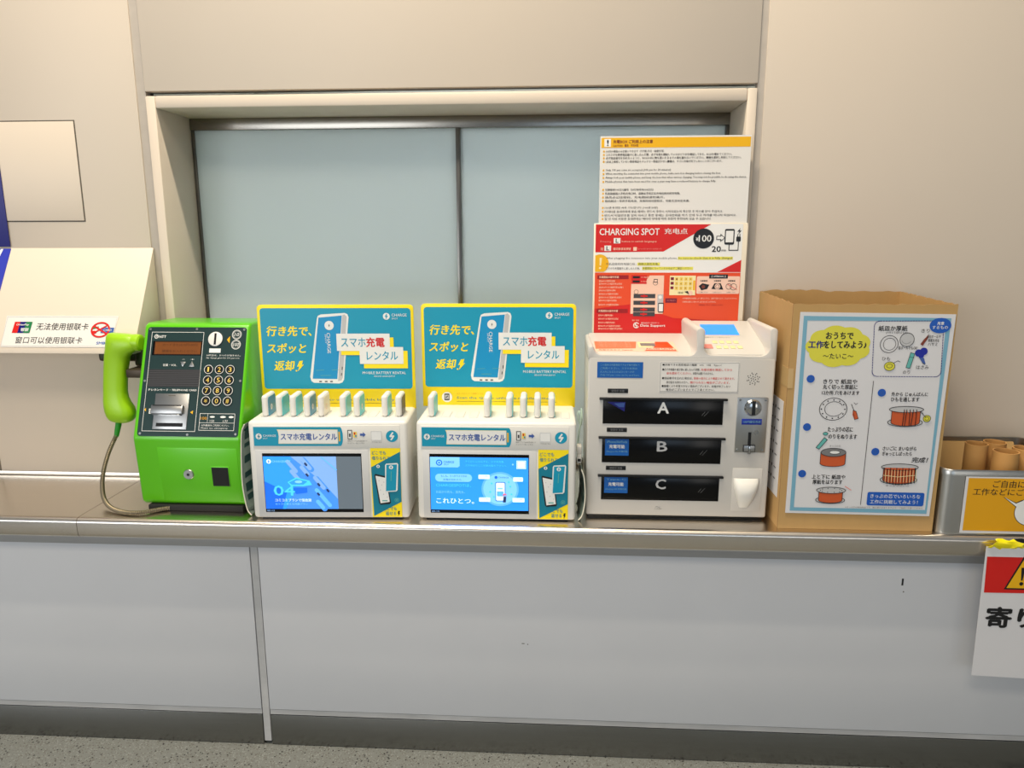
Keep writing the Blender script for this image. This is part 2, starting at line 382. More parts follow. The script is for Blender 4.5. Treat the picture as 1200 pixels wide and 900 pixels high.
# sloped ledge left of the window, access panel and blue boards
hd = thing('sloped_ledge', 'beige sloped ledge jutting from the wall at the left, above the counter', 'ledge', (-2.2, 0, 1.148))
b = MB(); b.prx([(-0.0005, 1.446), (-0.158, 1.163), (-0.162, 1.148), (-0.150, 1.148), (-0.0005, 1.148)], -3.2, -1.208, M_wall, 0.0015)
b.build('ledge_top', hd, (-2.2, 0, 1.148))
ap = thing('access_panel', 'flat beige access panel set flush into the upper left wall', 'panel', (-1.8, 0, 1.525))
b = MB(); b.box(-2.25, -1.409, -0.0006, -0.0001, 1.5225, 1.813, M_groove); b.build('panel_gap', ap, (-1.8, 0, 1.525))
b = MB(); b.box(-2.25, -1.4125, -0.0022, -0.0007, 1.526, 1.8095, M_wall, 0.0005); b.build('panel_door', ap, (-1.8, 0, 1.525))
b = MB(); b.box(-2.3, -1.6525, -0.006, -0.0025, 1.449, 2.05, I['navy'], 0.0008)
tag(b.build('wall_board', None, (-1.9, -0.004, 1.449)), 'dark blue board upright on the wall at the left edge', 'sign')
sl = Vector((0, -0.158, -0.283)).normalized(); sn = Vector((1, 0, 0)).cross(-sl)
def onslope(x, d, h): return Vector((x, 0, 1.446)) + sl * d + sn * h
blu = thing('ledge_board', 'lighter blue sheet lying on the sloped ledge at the left edge', 'sign', onslope(-1.9, 0.1, 0.001))
b = MB(); q = [(-2.3, .004), (-1.652, .004), (-1.6545, .30), (-2.3, .30)]
b.hull([onslope(x, d, .0006) for x, d in q], [onslope(x, d, .002) for x, d in q], mat('mid_blue_print', (52, 62, 176), 0.35)); b.build('sheet', blu, onslope(-1.9, 0.1, 0.001))
a = Art(onslope(-1.72, .05, .002), (1, 0, 0), tuple(-sl)); a.txt('1', 28, 22, 44, 44, I['white'], 1, .02, .2); a.rrect(-60, 0, 15, 40, 6, I['white'], 1); a.build('printing', blu, onslope(-1.9, 0.1, 0.001))

# ------------------------------------------------------------------ card notice on the ledge
nt_ = thing('card_notice', 'white bank card notice with two lines of Chinese writing on the sloped ledge', 'notice', onslope(-1.44, .27, .001))
org = onslope(-1.44, .27, .001)
b = MB(); q = [(-1.6115, .224), (-1.272, .223), (-1.279, .321), (-1.607, .3215)]
b.hull([onslope(x, d, .0006) for x, d in q], [onslope(x, d, .0016) for x, d in q], M_lam); b.build('sheet', nt_, org)
a = Art(onslope(-1.208, 0, .0016), (1, 0, 0), tuple(-sl))
a.frame(-400, -318, -68, -227, 1.0, I['lgrey'], 0)
for i, (x, k) in enumerate(((-374, 'red'), (-357, 'navy'), (-339, 'green'))):
    a.poly([(x, -243), (x + 19, -243), (x + 17, -278), (x - 2, -278)], I[k], 1 + i)
a.txt('UnionPay', -366, -253, -328, 8, I['white'], 5, .02, .15); a.txt('银联', -350, -268, -326, 11, I['white'], 5, .02)
a.txt('无法使用银联卡', -305, -257.5, -148, 22, I['black'], 1); a.txt('窗口可以使用银联卡', -359, -300, -158, 21, I['dgrey'], 1)
a.ring(-110, -267, 26, 5, I['red'], 3, 22); a.line([(-130, -256), (-92, -278)], 5, I['red'], 3); a.line([(-130, -278), (-94, -255)], 4, I['red'], 3)
a.rect(-108, -277, -70, -260, I['skirt'], 2); a.txt('CARD', -100, -268, -76, 6, I['white'], 4)
a.line([(-136, -263), (-118, -259)], 5, I['green'], 2); a.disc(-128, -275, 8, I['red'], 2, 5)
a.txt('SMBC', -114, -308, -78, 8, I['blue'], 1, .03)
a.build('printing', nt_, org)

# ------------------------------------------------------------------ green payphone
xL, xR = -1.160, -0.855
ph = thing('payphone', 'lime green public payphone with a dark keypad plate on the counter', 'payphone', (-1.005, -0.15, ZC)); PO = (-1.005, -0.15, ZC)
b = MB()
b.prx([(-0.264, 0.7365), (-0.279, 0.748), (-0.2925, 0.936), (-0.174, 1.234), (-0.160, 1.240), (-0.008, 1.236), (-0.008, 0.7365)], xL, xR, M_green, 0.011, 3)
b.build('body', ph, PO, 50)
b = MB(); b.box(xL + .02, xR - .012, -0.285, -0.02, ZC, 0.740, M_rubber, 0.003); b.build('base', ph, PO)
pv = Vector((0, .1185, .298)).normalized(); PU = (1, 0, 0)
PF = Vector((xL, -0.2925, 0.936))
fp = bpy.data.objects.new('face_plate', None)
def ptp(x, y, h): return PF + Vector((1, 0, 0)) * (x / 1000) + pv * (y / 1000) + Vector((1, 0, 0)).cross(pv) * (h / 1000)
def slab(b, x0, y0, x1, y1, h0, h1, m, bev=0.0, r=0):
    q = [(x0, y0), (x1, y0), (x1, y1), (x0, y1)]
    if r:
        q = []
        for cx, cy, an in ((x1 - r, y1 - r, 0), (x0 + r, y1 - r, 90), (x0 + r, y0 + r, 180), (x1 - r, y0 + r, 270)):
            q += [(cx + r * math.cos(math.radians(an + k * 30)), cy + r * math.sin(math.radians(an + k * 30))) for k in range(4)]
    b.hull([ptp(x, y, h0) for x, y in q], [ptp(x, y, h1) for x, y in q], m, bev, 2)
b = MB(); slab(b, 12.5, 6, 297, 314.5, -1, 1.2, M_dgreen, 0, 8); fp = b.build('face_plate', ph, PO)
a = Art(ptp(0, 0, 1.2), PU, tuple(pv))
w_ = I['white']
a.frame(25.5, 20, 175, 299.7, 1.1, w_, 1)
a.frame(186, 23.7, 284, 70, 1.1, w_, 1); a.line([(186, 44.5), (284, 44.5)], .9, w_, 1); a.line([(208, 44.5), (208, 70)], .8, w_, 1)
a.txt('100', 188, 57, 206, 8, I['orangeyellow'], 1); a.txt('1分', 215, 50, 228, 7, w_, 1); a.txt('1分', 252, 50, 266, 7, w_, 1)
a.disc(221, 61, 7, w_, 1, 2.5); a.disc(251, 61, 8, w_, 1, 3); a.disc(274, 61, 7, w_, 1, 3)
a.txt('10円硬貨をご利用ください。', 192, 37.5, 270, 5.5, w_, 1); a.txt('Please use emergency.', 192, 29.5, 268, 5.5, w_, 1)
a.ring(39, 287, 5.2, 1.6, w_, 1); a.ring(40, 287.5, 2.2, 1.2, w_, 1); a.txt('NTT', 47, 286.5, 67, 7, w_, 1, .03)
a.txt('−   ＋', 120, 222, 155, 3.5, w_, 1, .03); a.txt('音量・VOL.', 66, 205.5, 106, 7, w_, 1)
a.txt('テレホンカード・TELEPHONE CARD', 31, 135, 170, 6.2, w_, 1, .02)
a.txt('10円玉は、おつりが出ません。', 189, 234, 286, 5, w_, 1); a.txt('No change given for 100 yen coin.', 189, 226, 284, 5, w_, 1)
a.poly([(243, 279), (251, 289), (251, 269)], I['gold'], 1)
for y, t in ((293.7, '10'), (265, '100')):
    a.ring(269.8, y, 12.8, 1.4, w_, 1); a.ring(269.8, y, 10.4, .8, w_, 1); a.txt(t, 263 if t == '10' else 261.5, y, 276.5 if t == '10' else 278, 9.5, w_, 1, .0, .2)
a.rect(195, 241.5, 227.5, 253.5, w_, 1)
a.poly([(31, 74), (26, 79), (31, 84)], I['gold'], 1); a.poly([(165, 68), (157, 73), (165, 78)][::-1], I['gold'], 1)
a.rect(40, 68, 49, 82, w_, 1); a.txt('▣', 41.5, 75, 47.5, 9, I['black'], 2)
for yy in range(146, 193, 5): a.line([(29, yy), (174, yy)], 1.6, I['black'], 2)
a.rect(28, 143.5, 175, 193, I['dgrey'], 1)
a.build('printing', fp, PO)
for x, y in ((20, 308), (154, 309), (290, 308), (19, 160), (291, 162), (21, 13), (155, 11), (290, 14)): b = MB(); b.cyl(ptp(x, y, .8), ptp(x, y, 2.6), .0032, M_satin, 12); b.build('screw', fp, PO)
b = MB(); slab(b, 31, 233.5, 172.5, 274, 1, 1.9, M_blackgloss); slab(b, 37, 235.5, 171, 272.5, 1.5, 2.3, E['amberd'], 0, 1)
o = b.build('display', ph, PO)
a = Art(ptp(0, 0, 2.4), PU, tuple(pv)); a.rect(39, 237, 170, 270, E['amber'], 0); a.txt('カードまたは10円100円', 60, 263, 160, 8, E['amberd'], 1); a.txt('硬貨をお入れください', 60, 245, 160, 8, E['amberd'], 1); a.build('display_text', o, PO)
KX = (199.3, 229.9, 260.6); KY = (193.3, 163.3, 133.8, 104.9)
keyproto = None
for r, row in enumerate(('123', '456', '789', '*0#')):
    for k, ch in enumerate(row):
        b = MB(); b.cyl(ptp(KX[k], KY[r], 1.0), ptp(KX[k], KY[r], 4.2), .0118, M_black, 24); o = b.build('key', ph, PO)
        a = Art(ptp(KX[k], KY[r], 4.2), PU, tuple(pv)); a.ring(0, 0, 12.0, 1.3, w_, 0); hh = 13 if ch != '*' else 10
        a.txt(ch, -3 if ch == '1' else -4.4, 0, 1.4 if ch == '1' else 4.4, hh, I['keyyellow'], 1, .004); a.build('key_digit', o, PO)
for x, t in ((123.5, -1), (149, 1)):
    b = MB(); q = [(x - 8, 208 - t * 7), (x + 8, 208 - t * 7), (x, 208 + t * 8)]
    if t < 0: q = q[::-1]
    b.hull([ptp(u, v, 1) for u, v in q], [ptp(u, v, 3.5) for u, v in q], M_satin, .0008); b.build('volume_button', ph, PO)
b = MB(); b.cyl(ptp(210.5, 280.3, 1), ptp(210.5, 280.3, 4.5), .0215, M_chrome, 32); b.cyl(ptp(210.5, 280.3, 4.4), ptp(210.5, 280.3, 5.2), .0205, M_white, 32, .019)
slab(b, 207.5, 264, 213.5, 296.5, 5, 5.6, M_black); b.build('coin_slot', ph, PO)
b = MB(); slab(b, 54.5, 25, 151, 124.5, .5, 3.2, M_satin, .0012); slab(b, 50, 66, 141, 92, 2, 15, M_satin, .004); slab(b, 57, 62.5, 134, 66.2, 2, 13, M_chrome, .001)
slab(b, 64.5, 32.5, 140, 42.5, 2.5, 3.8, M_black); slab(b, 56, 88.5, 137, 91, 10, 15.6, M_black); slab(b, 92, 118, 112, 119.5, 2.8, 3.6, M_groove)
b.build('card_reader', ph, PO)
b = MB()                                                   # lower front: cash door groove, lock, refund cup
def lowy(z): return -0.279 - .0135 * (z - .748) / .188
b.hull([(xL + .066, lowy(.7522) - .0009, .7522), (xL + .290, lowy(.7522) - .0009, .7522), (xL + .290, lowy(.909) - .0009, .909), (xL + .066, lowy(.909) - .0009, .909)], [(xL + .066, lowy(.7522) + .002, .7522), (xL + .290, lowy(.7522) + .002, .7522), (xL + .290, lowy(.909) + .002, .909), (xL + .066, lowy(.909) + .002, .909)], M_green, .0008, 2); b.build('cash_door', ph, PO)
yF = lowy(.832)
b = MB(); b.cyl((xL + .147, yF - .0002, .832), (xL + .147, yF - .005, .832), .0155, M_satin, 28, .013); b.cyl((xL + .147, yF - .005, .832), (xL + .147, yF - .0056, .832), .004, M_black, 12); b.build('lock', ph, PO)
b = MB(); z0, z1 = .735 + .062, .735 + .121; X0, X1 = xL + .2125, xL + .2635
b.hull([(X0, lowy(z0) - .003, z0), (X1, lowy(z0) - .003, z0), (X1, lowy(z1) - .003, z1), (X0, lowy(z1) - .003, z1)], [(X0, lowy(z0) + .002, z0), (X1, lowy(z0) + .002, z0), (X1, lowy(z1) + .002, z1), (X0, lowy(z1) + .002, z1)], M_green, .0015)
z0 += .002; z1 -= .002; X0 += .002; X1 -= .002
b.hull([(X0, lowy(z0) - .0036, z0), (X1, lowy(z0) - .0036, z0), (X1, lowy(z1) - .0036, z1), (X0, lowy(z1) - .0036, z1)], [(X0, lowy(z0), z0), (X1, lowy(z0), z0), (X1, lowy(z1), z1), (X0, lowy(z1), z1)], M_black); b.build('refund_cup', ph, PO)
# cradle
b = MB(); b.box(-1.215, xL + .004, -0.20, -0.10, 1.086, 1.110, M_hookplate, .003); b.box(-1.232, xL + .004, -0.125, -0.098, 1.105, 1.178, M_hook, .008, 3)
b.box(-1.338, -1.22, -0.128, -0.106, 1.120, 1.166, M_hook, .008, 3); b.build('cradle', ph, PO)
# handset: oval sections from the earpiece cap down to the mouthpiece
b = MB()
prof = [(1.208, -1.262, -1.200, .018), (1.205, -1.271, -1.188, .030), (1.196, -1.276, -1.181, .040), (1.180, -1.279, -1.178, .044), (1.168, -1.281, -1.186, .044), (1.158, -1.283, -1.205, .042), (1.146, -1.286, -1.218, .040), (1.125, -1.290, -1.223, .038), (1.10, -1.294, -1.229, .037), (1.07, -1.298, -1.234, .037), (1.045, -1.301, -1.237, .038), (1.025, -1.303, -1.236, .039), (1.010, -1.305, -1.230, .042), (.997, -1.305, -1.222, .045), (.980, -1.304, -1.219, .047), (.965, -1.300, -1.222, .045), (.955, -1.294, -1.230, .038), (.9495, -1.284, -1.243, .024)]
rings = []
for z, x0, x1, w in prof:
    cx, hx, hy = (x0 + x1) / 2, (x1 - x0) / 2, w * .62
    ring = []
    for k in range(28):
        t = 2 * PI * k / 28; c_, s_ = math.cos(t), math.sin(t)
        ring.append((cx + hx * math.copysign(abs(c_) ** .75, c_), -0.17 + hy * math.copysign(abs(s_) ** .75, s_), z + (cx + hx * c_ - cx) * -.10))
    rings.append(ring)
b.loft(rings, M_green2); hs = b.build('handset', ph, PO, 60)
b = MB(); b.tube([(-1.215, -0.17, 1.184), (-1.190, -0.17, 1.183), (-1.180, -0.17, 1.182), (-1.1755, -0.17, 1.182)], [.0215, .0245, .0235, .019], M_green2, 28); b.build('earpiece', hs, PO)
b = MB(); b.tube([(-1.270, -0.17, .956), (-1.272, -.17, .94), (-1.277, -.171, .922), (-1.281, -.172, .906)], [.008, .0085, .0075, .0065], mat('cord_boot_green', (40, 150, 40), .45), 14); b.build('cord_boot', hs, PO)
cp = smooth_path([(-1.280, -.172, .910), (-1.298, -.19, .862), (-1.307, -.21, .812), (-1.300, -.235, .772), (-1.278, -.265, .744), (-1.235, -.300, .7325), (-1.180, -.322, .7297), (-1.138, -.318, .7297), (-1.105, -.296, .7305), (-1.08, -.282, .731)], 12)
b = MB()
# ribbed metal hose
fine = [cp[0]]; acc = 0.0
for p, q in zip(cp, cp[1:]):
    L = (q - p).length; t = .0017 - acc
    while t < L: fine.append(p.lerp(q, t / L)); t += .0017
    acc = L - (t - .0017)
b.tube(fine, [.0066 if i % 3 else .0046 for i in range(len(fine))], M_cord, 10)
b.build('cord', ph, PO, 80)

# ------------------------------------------------------------------ leaflet tucked between the payphone and the left station
M_leafin = mat('grey_green_print', (104, 118, 108), .35, noise=.2, nscale=60); M_leafd = mat('deep_green_print', (18, 62, 58), .35)
def leaflet(label, pts, yf, yb, dx, marks):
    org = Vector((pts[-1][0], (yf + yb) / 2, ZC)); t = thing('curled_leaflet', label, 'leaflet', org)
    lp = smooth_path([(x, 0, z) for x, z in pts], 8)
    b = MB(); fr = [Vector((p.x, yf, p.z)) for p in lp]; bk = [Vector((p.x + dx * (1 if 6 < i < len(lp) - 7 else 0), yb, p.z)) for i, p in enumerate(lp)]
    for i in range(len(lp) - 1): b.poly3([fr[i], fr[i + 1], bk[i + 1], bk[i]], M_leafin)
    bmesh.ops.remove_doubles(b.bm, verts=b.bm.verts, dist=1e-6)
    o = b.build('sheet', t, org, 60); sm = o.modifiers.new('thickness', 'SOLIDIFY'); sm.thickness = .0006; sm.offset = 0
    b = MB(); b.tube(fr, .0017, M_cable, 8); b.build('folded_edge', t, org, 80)
    for zm, hm in marks:
        q = [i for i in range(len(lp) - 1) if abs(lp[i].z - zm) < hm]
        b = MB()
        for i in q:
            n_ = Vector((1 if dx > 0 else -1, 0, 0)) * .0008
            b.poly3([fr[i].lerp(bk[i], .12) + n_, fr[i + 1].lerp(bk[i + 1], .12) + n_, fr[i + 1].lerp(bk[i + 1], .95) + n_ + Vector((0, 0, .012)), fr[i].lerp(bk[i], .95) + n_ + Vector((0, 0, .012))], M_leafd)
        if q: bmesh.ops.remove_doubles(b.bm, verts=b.bm.verts, dist=1e-6); b.build('dark_stripe', t, org, 60)
leaflet('curled grey-green leaflet with dark stripes wedged beside the green payphone', [(-.833, .984), (-.843, .955), (-.8495, .870), (-.8505, .805), (-.843, .745), (-.832, .7255)], -.312, -.21, .026, ((.955, .014), (.925, .009), (.885, .007), (.838, .006), (.805, .010), (.775, .007)))
leaflet('curled grey-green leaflet wedged between the right station and the kiosk', [(.0725, .868), (.080, .845), (.0835, .80), (.0815, .765), (.0755, .738), (.0665, .7255)], -.300, -.20, -.012, ((.82, .02), (.78, .008)))

# ------------------------------------------------------------------ power bank rental stations
def logo(a, x, y, r, disc, mark, lay):
    a.disc(x, y, r, disc, lay); a.line([(x + r * .15, y + r * .62), (x - r * .3, y - r * .05), (x + r * .3, y + r * .05), (x - r * .15, y - r * .62)], r * .26, mark, lay + 1)
def make_station(label, loc, rz, sy, screen):
    t = thing('power_bank_station', label, 'charging station', loc, rz, 'power bank rental stations')
    Wd, D, H = .424, .205, .276
    b = MB(); b.box(0, Wd, 0, D, .004, H, M_white, .009, 3); b.box(.02, Wd - .02, .01, D - .01, 0, .006, M_black); b.build('housing', t)
    # header strip
    b = MB(); b.box(.0125, .4045, -.0014, .002, .2025, .2655, M_white, .001); hp = b.build('header_strip', t)
    a = Art((0, -.0014, 0)); T, Wt = I['teal'], I['white']
    pts = [(15, 208.5), (246, 208.5)] + [(246 + 7.5 * math.cos(math.radians(q)), 235 + 26.3 * math.sin(math.radians(q))) for q in range(-80, 81, 20)] + [(246, 261), (15, 261)]
    a.poly(pts, I['teal'], 0); a.poly([(80, 261), (246, 261), (250, 258), (80, 258)], I['teal2'], 1)
    a.poly([(80.5, 214.5), (240, 214.5), (240, 254), (78, 254), (81, 248), (82.5, 235), (81, 222)], I['cream'], 1)
    a.poly([(82.5, 216), (239, 216), (239, 252.5), (82.5, 252.5)], Wt, 2); a.rect(242, 222, 246, 248, I['gold'], 1)
    logo(a, 28.8, 235, 8.2, Wt, I['dteal'], 1); a.txt('CHARGE', 40.5, 237, 75, 5.5, Wt, 1, .01); a.txt('SPOT', 40.5, 229.5, 52, 4, Wt, 1)
    a.txt('スマホ充電レンタル', 87.7, 234.6, 237.5, 19, I['skirt'], 3, .03)
    a.frame(267, 228, 277.5, 252, 1.8, I['black'], 1); a.rect(268, 229, 276.5, 251, Wt, 0); a.rect(270, 234, 274.5, 243, I['dgrey'], 2)
    a.rrect(281, 232, 291, 248, 2, I['keyyellow'], 1); a.rect(283, 240, 287, 246, I['red'], 2); a.rect(286, 234, 290, 239, I['teal'], 2)
    a.poly([(299, 237), (307, 237), (307, 233), (314.5, 240), (307, 247), (307, 243), (299, 243)], I['skirt'], 1)
    a.txt('専用アプリでQRを読み取って', 265, 222.5, 318, 4.2, I['grey'], 1); a.txt('バッテリーをレンタル', 265, 216.5, 310, 4.2, I['grey'], 1)
    a.txt('アプリはこちら', 330, 219, 356, 3.4, I['grey'], 1)
    a.rect(328, 224, 357, 250, Wt, 1); a.frame(329, 225, 356, 249, .8, I['lgrey'], 2)
    logo(a, 384, 235.8, 16, T, Wt, 1)
    a.build('printing', hp)
    # bezel and screen
    b = MB(); b.box(.0155, .3195, -.0012, .002, .0085, .1975, M_bezel, .001); b.box(.034, .3, -.0016, .002, .022, .188, M_blackgloss); sc = b.build('screen', t)
    a = Art((0, -.0016, 0)); x0, x1, y0, y1 = 35.6, 298.3, 31.5, 179.5
    if screen == 'slide':
        xm = 232
        a.rect(x0, y0, xm, y1, E['mid'], 0); a.rect(xm, y0, x1, y1, E['grey'], 0)
        a.poly([(x0, y1), (x0, y0), (90, y0), (120, 90), (110, y1)], E['blue'], 1); a.poly([(x0, 110), (x0, 30 + 2), (80, y0), (95, 80)], E['deep'], 2)
        a.poly([(110, y1), (232, y1), (232, 60), (190, 110)], E['haze'], 1)
        def pill(x, y, L, w, m, lay, ang=-52):
            c_, s_ = math.cos(math.radians(ang)), math.sin(math.radians(ang)); p_ = []
            for e, g0 in ((L / 2, -90), (-L / 2, 90)):
                for g in range(0, 181, 30): u_ = e + w / 2 * math.cos(math.radians(g0 + g)); v_ = w / 2 * math.sin(math.radians(g0 + g)); p_.append((x + u_ * c_ - v_ * s_, y + u_ * s_ + v_ * c_))
            a.poly(p_, m, lay)
        for x, y, L in ((112, 152, 34), (150, 160, 34), (146, 140, 24), (120, 126, 30), (184, 106, 36), (186, 72, 34), (200, 54, 30), (184, 44, 22)):
            pill(x + 4, y - 3, L, 15, E['mid'], 2); pill(x, y, L, 11, E['haze'] if y > 100 else E['pale'], 3)
        for x, y in ((152, 128), (150, 158), (182, 101), (206, 84), (180, 74)): pill(x, y, 5, 6, E['dark'], 4)
        pill(212, 160, 52, 3, E['pale'], 3, -42)
        a.poly([(98, 108), (122, 121), (158, 112), (164, 100), (140, 96), (106, 97)], E['cyan'], 4); a.poly([(102, 107), (123, 117), (152, 110), (140, 101), (110, 101)], E['blue'], 5); a.disc(128, 109, 10, E['lblue'], 6, 4)
        a.poly([(104, 92), (150, 92), (150, 78), (120, 74)], E['deep'], 2)
        logo(a, 51, 166, 6.2, E['white'], E['deep'], 5); a.txt('CHARGESPOT', 60, 166, 110, 6, E['lblue'], 5)
        a.txt('04', 60, 84, 116, 28, E['cyan'], 6, .03); a.txt('コミコミプランで借放題', 62, 57, 160, 8.5, E['white'], 6, .01); a.txt('おトクに使える月額プラン', 62, 46, 150, 6, E['lblue'], 6)
    else:
        a.rect(x0, y0, x1, y1, E['blue'], 0)
        a.poly([(x0, 151), (110, 151), (115, 155), (115, y1), (x0, y1)], E['lblue'], 1); a.disc(60, 164, 8.5, E['deep'], 2); a.disc(60, 164, 5.5, E['lblue'], 3); a.disc(60, 164, 2.4, E['deep'], 4); a.txt('CHARGE', 72, 166, 100, 6, E['deep'], 2, .02); a.txt('SPOT', 72, 159, 86, 4, E['deep'], 2)
        a.txt('すぐにレンタルする。スマホ充電。', 130, 168, 235, 6, E['cyan'], 2); a.txt('スマホからここを読み取りアプリへ', 130, 157, 240, 6, E['cyan'], 2)
        a.rect(267, 149, 292, 172, E['white'], 2); a.frame(269, 151, 290, 170, 1, E['mid'], 3); a.disc(257, 161, 2.5, E['lblue'], 2)
        a.rrect(48.5, 111, 147.6, 133, 10.5, E['lblue'], 2); a.txt('もしも、うっかりスマホの', 64, 127, 134, 5.5, E['deep'], 3, .01); a.txt('充電が切れたら…', 70, 117, 126, 5.5, E['deep'], 3, .01)
        a.txt('CHARGESPOTは、', 50, 101, 145, 9, E['cyan'], 2); a.txt('お出かけ先も、旅先も、', 50, 82, 128, 8, E['lblue'], 2); a.txt('これひとつ。', 50.5, 57, 152, 15, E['white'], 2, .012)
        a.disc(222.7, 91.8, 50, E['pale'], 1, 48, 40); a.disc(222.7, 91.8, 45, E['lblue'], 2, 43, 40)
        a.rrect(210, 58, 237, 112, 4, E['deep'], 3); a.rrect(212, 60, 235, 110, 3, E['white'], 4); a.rrect(214, 72, 232, 86, 2, E['pale'], 5); a.rect(216, 92, 230, 96, E['lblue'], 5); a.disc(222, 80, 3, E['cyan'], 6)
        a.disc(235, 76, 5, E['red'], 6, 4); a.poly([(232, 72), (239, 72), (238, 55), (230, 55)], E['dark'], 6); a.disc(236, 74, 3, E['haze'], 7)
        for x, y in ((200, 108), (250, 100), (196, 84), (253, 78), (206, 70), (246, 112)): a.disc(x, y, 2.6, E['cyan'], 4)
        for x, y, w in ((165, 126, 30), (258, 120, 26), (166, 62, 30), (256, 62, 32)): a.rrect(x, y - 6, x + w, y + 6, 2, E['white'], 5); a.txt('いつでも安心', x + 3, y + 2, x + w - 3, 4, E['deep'], 6)
        a.txt('CHARGE', 218, 125, 246, 4, E['deep'], 5); a.disc(212, 125, 4, E['deep'], 5)
    a.txt('00:12', 37, 26.5, 58, 4, E['haze'], 1)
    a.build('screen_image', sc)
    # portrait sticker right of the screen
    b = MB(); b.box(.3245, .4045, -.0012, .002, .0085, .2025, I['yellow']); st = b.build('sticker', t)
    a = Art((0, -.0012, 0))
    a.poly([(325, 149.5), (404, 193), (404, 52), (328, 11)], I['dteal'], 0)
    a.txt('どこでも', 328.5, 190, 366, 10, I['dteal'], 1, .02); a.txt('借りられて、', 328.5, 175, 380, 10, I['dteal'], 1, .02); a.txt('どこでも', 354, 32.5, 390, 9.5, I['dteal'], 1, .02); a.txt('返せる', 360, 19, 388, 10.5, I['dteal'], 1, .02)
    a.poly([(394, 26), (399, 26), (396.5, 20), (399, 20), (393, 11), (394.5, 18), (392, 18)], I['black'], 1)
    logo(a, 344, 152, 4.6, I['white'], I['dteal'], 1)
    a.poly([(333, 128), (336, 131), (366, 124), (375, 50), (372, 46), (347, 44), (343, 48)], I['black'], 2); a.poly([(336, 126), (364, 120), (372, 52), (347, 48)], I['white'], 3)
    for x, y in ((345, 112), (352, 100), (348, 86), (358, 108), (356, 74), (362, 90), (366, 66)): a.disc(x, y, 1.3, I['lgrey'], 4)
    a.rect(352, 54, 366, 57, I['mint'], 4)
    a.poly([(361, 80), (391, 82), (394.5, 86), (398.5, 158), (396, 162), (366, 160), (363, 156)], I['white'], 5); a.poly([(363, 83), (390, 85), (395, 158), (366.5, 157)], I['teal'], 6)
    logo(a, 379, 150, 5.6, I['white'], I['teal'], 7); a.txt('CHARGESPOT', 136, 378.5, 104, 2.6, I['white'], 7, vert=False) if False else None
    a.line([(379, 138), (377.5, 112)], 1.6, I['mint'], 7)
    a.ring(391, 57, 5, 1.2, I['mint'], 1); a.disc(391, 57, 2, I['mint'], 1)
    a.build('printing', st)
    # slots along the top
    k = 0
    for i in range(10):
        xs = .034 + .0378 * i + (.022 if i > 4 else 0)
        b = MB(); b.box(xs - .0125, xs + .0125, .045, .112, H - .001, H + .0016, M_bezel, .0008); b.box(xs - .0098, xs + .0098, .048, .109, H, H + .0018, M_white); b.build('slot', t)
    # advertising board standing at the back of the top
    b = MB(); q = [(-12 + 0, 270)]
    x0, x1, z0, z1, r = -.0125, .4265, .272, .569, .012
    pts = [(x0, z0), (x1, z0)] + [(x1 - r + r * math.cos(math.radians(g)), z1 - r + r * math.sin(math.radians(g))) for g in range(0, 91, 18)] + [(x0 + r + r * math.cos(math.radians(g)), z1 - r + r * math.sin(math.radians(g))) for g in range(90, 181, 18)]
    b.pry(pts, sy, sy + .006, I['yellow'], .0008); sb = b.build('advertising_board', t)
    a = Art((x0, sy, z0)); Y, T = I['yellow'], I['teal']
    a.rrect(8, 57.5, 431, 287.5, 9, T, 0)
    for s_, xx, yy, xe in (('行き先で、', 24, 223, 150), ('スポッと', 22, 174.5, 133), ('返却', 39, 124.5, 98)): a.txt(s_, xx, yy, xe, 28, Y, 1, .035, .18)
    a.poly([(112, 138), (122, 139), (118, 127), (124, 128), (106, 108), (110, 122), (104, 121)], Y, 1); a.disc(102, 110, 2.5, Y, 1)
    # power bank picture
    body = [(140, 92), (143, 80), (150, 75), (222, 73), (231, 76), (236, 84), (257, 262), (254, 271), (246, 274), (180, 270), (171, 266), (168, 258)]
    a.poly(body, I['white'], 1); a.poly([(147, 87), (217, 86), (238.5, 267), (172.5, 261)], I['phoneblue'], 2)
    a.poly([(219, 80), (229, 82), (233, 90), (252, 264), (246, 270), (240, 268)], I['lgrey'], 2)
    for x in (165, 181, 196): a.rrect(x, 77, x + 8, 80.5, 1.5, I['dgrey'], 3)
    a.line([(232, 113), (233, 121)], 2.2, I['black'], 3); a.line([(229, 96), (230, 103)], 2.2, I['black'], 3)
    a.disc(201.5, 239, 13, I['white'], 3); logo(a, 201.5, 239, 5, I['white'], I['dgrey'], 4)
    a.txt('CHARGE', 219, 200, 160, 1, I['white'], 3) if False else None
    a.txt('CHARGE', 218, 198, 276, 9.5, I['white'], 3, .01, 0, True); a.txt('SPOT', 214, 190, 240, 4, I['white'], 3, 0, 0, True)
    a.line([(158, 111), (181, 112)], 1.2, I['mint'], 3); a.line([(203, 112), (222, 113)], 1.2, I['mint'], 3); a.line([(170, 96), (200, 96.5)], 1.2, I['mint'], 3)
    a.rect(232, 155, 381, 205, Y, 4); a.rect(295, 117, 419.5, 167, Y, 4); a.rect(220.4, 167, 370.4, 216, I['white'], 5); a.rect(284, 129.7, 407.5, 178, I['white'], 6)
    a.txt('スマホ', 233, 191.5, 302, 26, I['teal'], 7, .01); a.txt('充電', 304, 191.5, 355, 27, I['red'], 7, .035); a.txt('レンタル', 304, 153.5, 392, 25, I['teal'], 7, .02)
    a.txt('MOBILE BATTERY RENTAL', 290, 104, 413, 7.5, I['white'], 2, .008); a.txt('SERVICE CHARGESPOT', 322, 94, 382, 4.5, I['white'], 2)
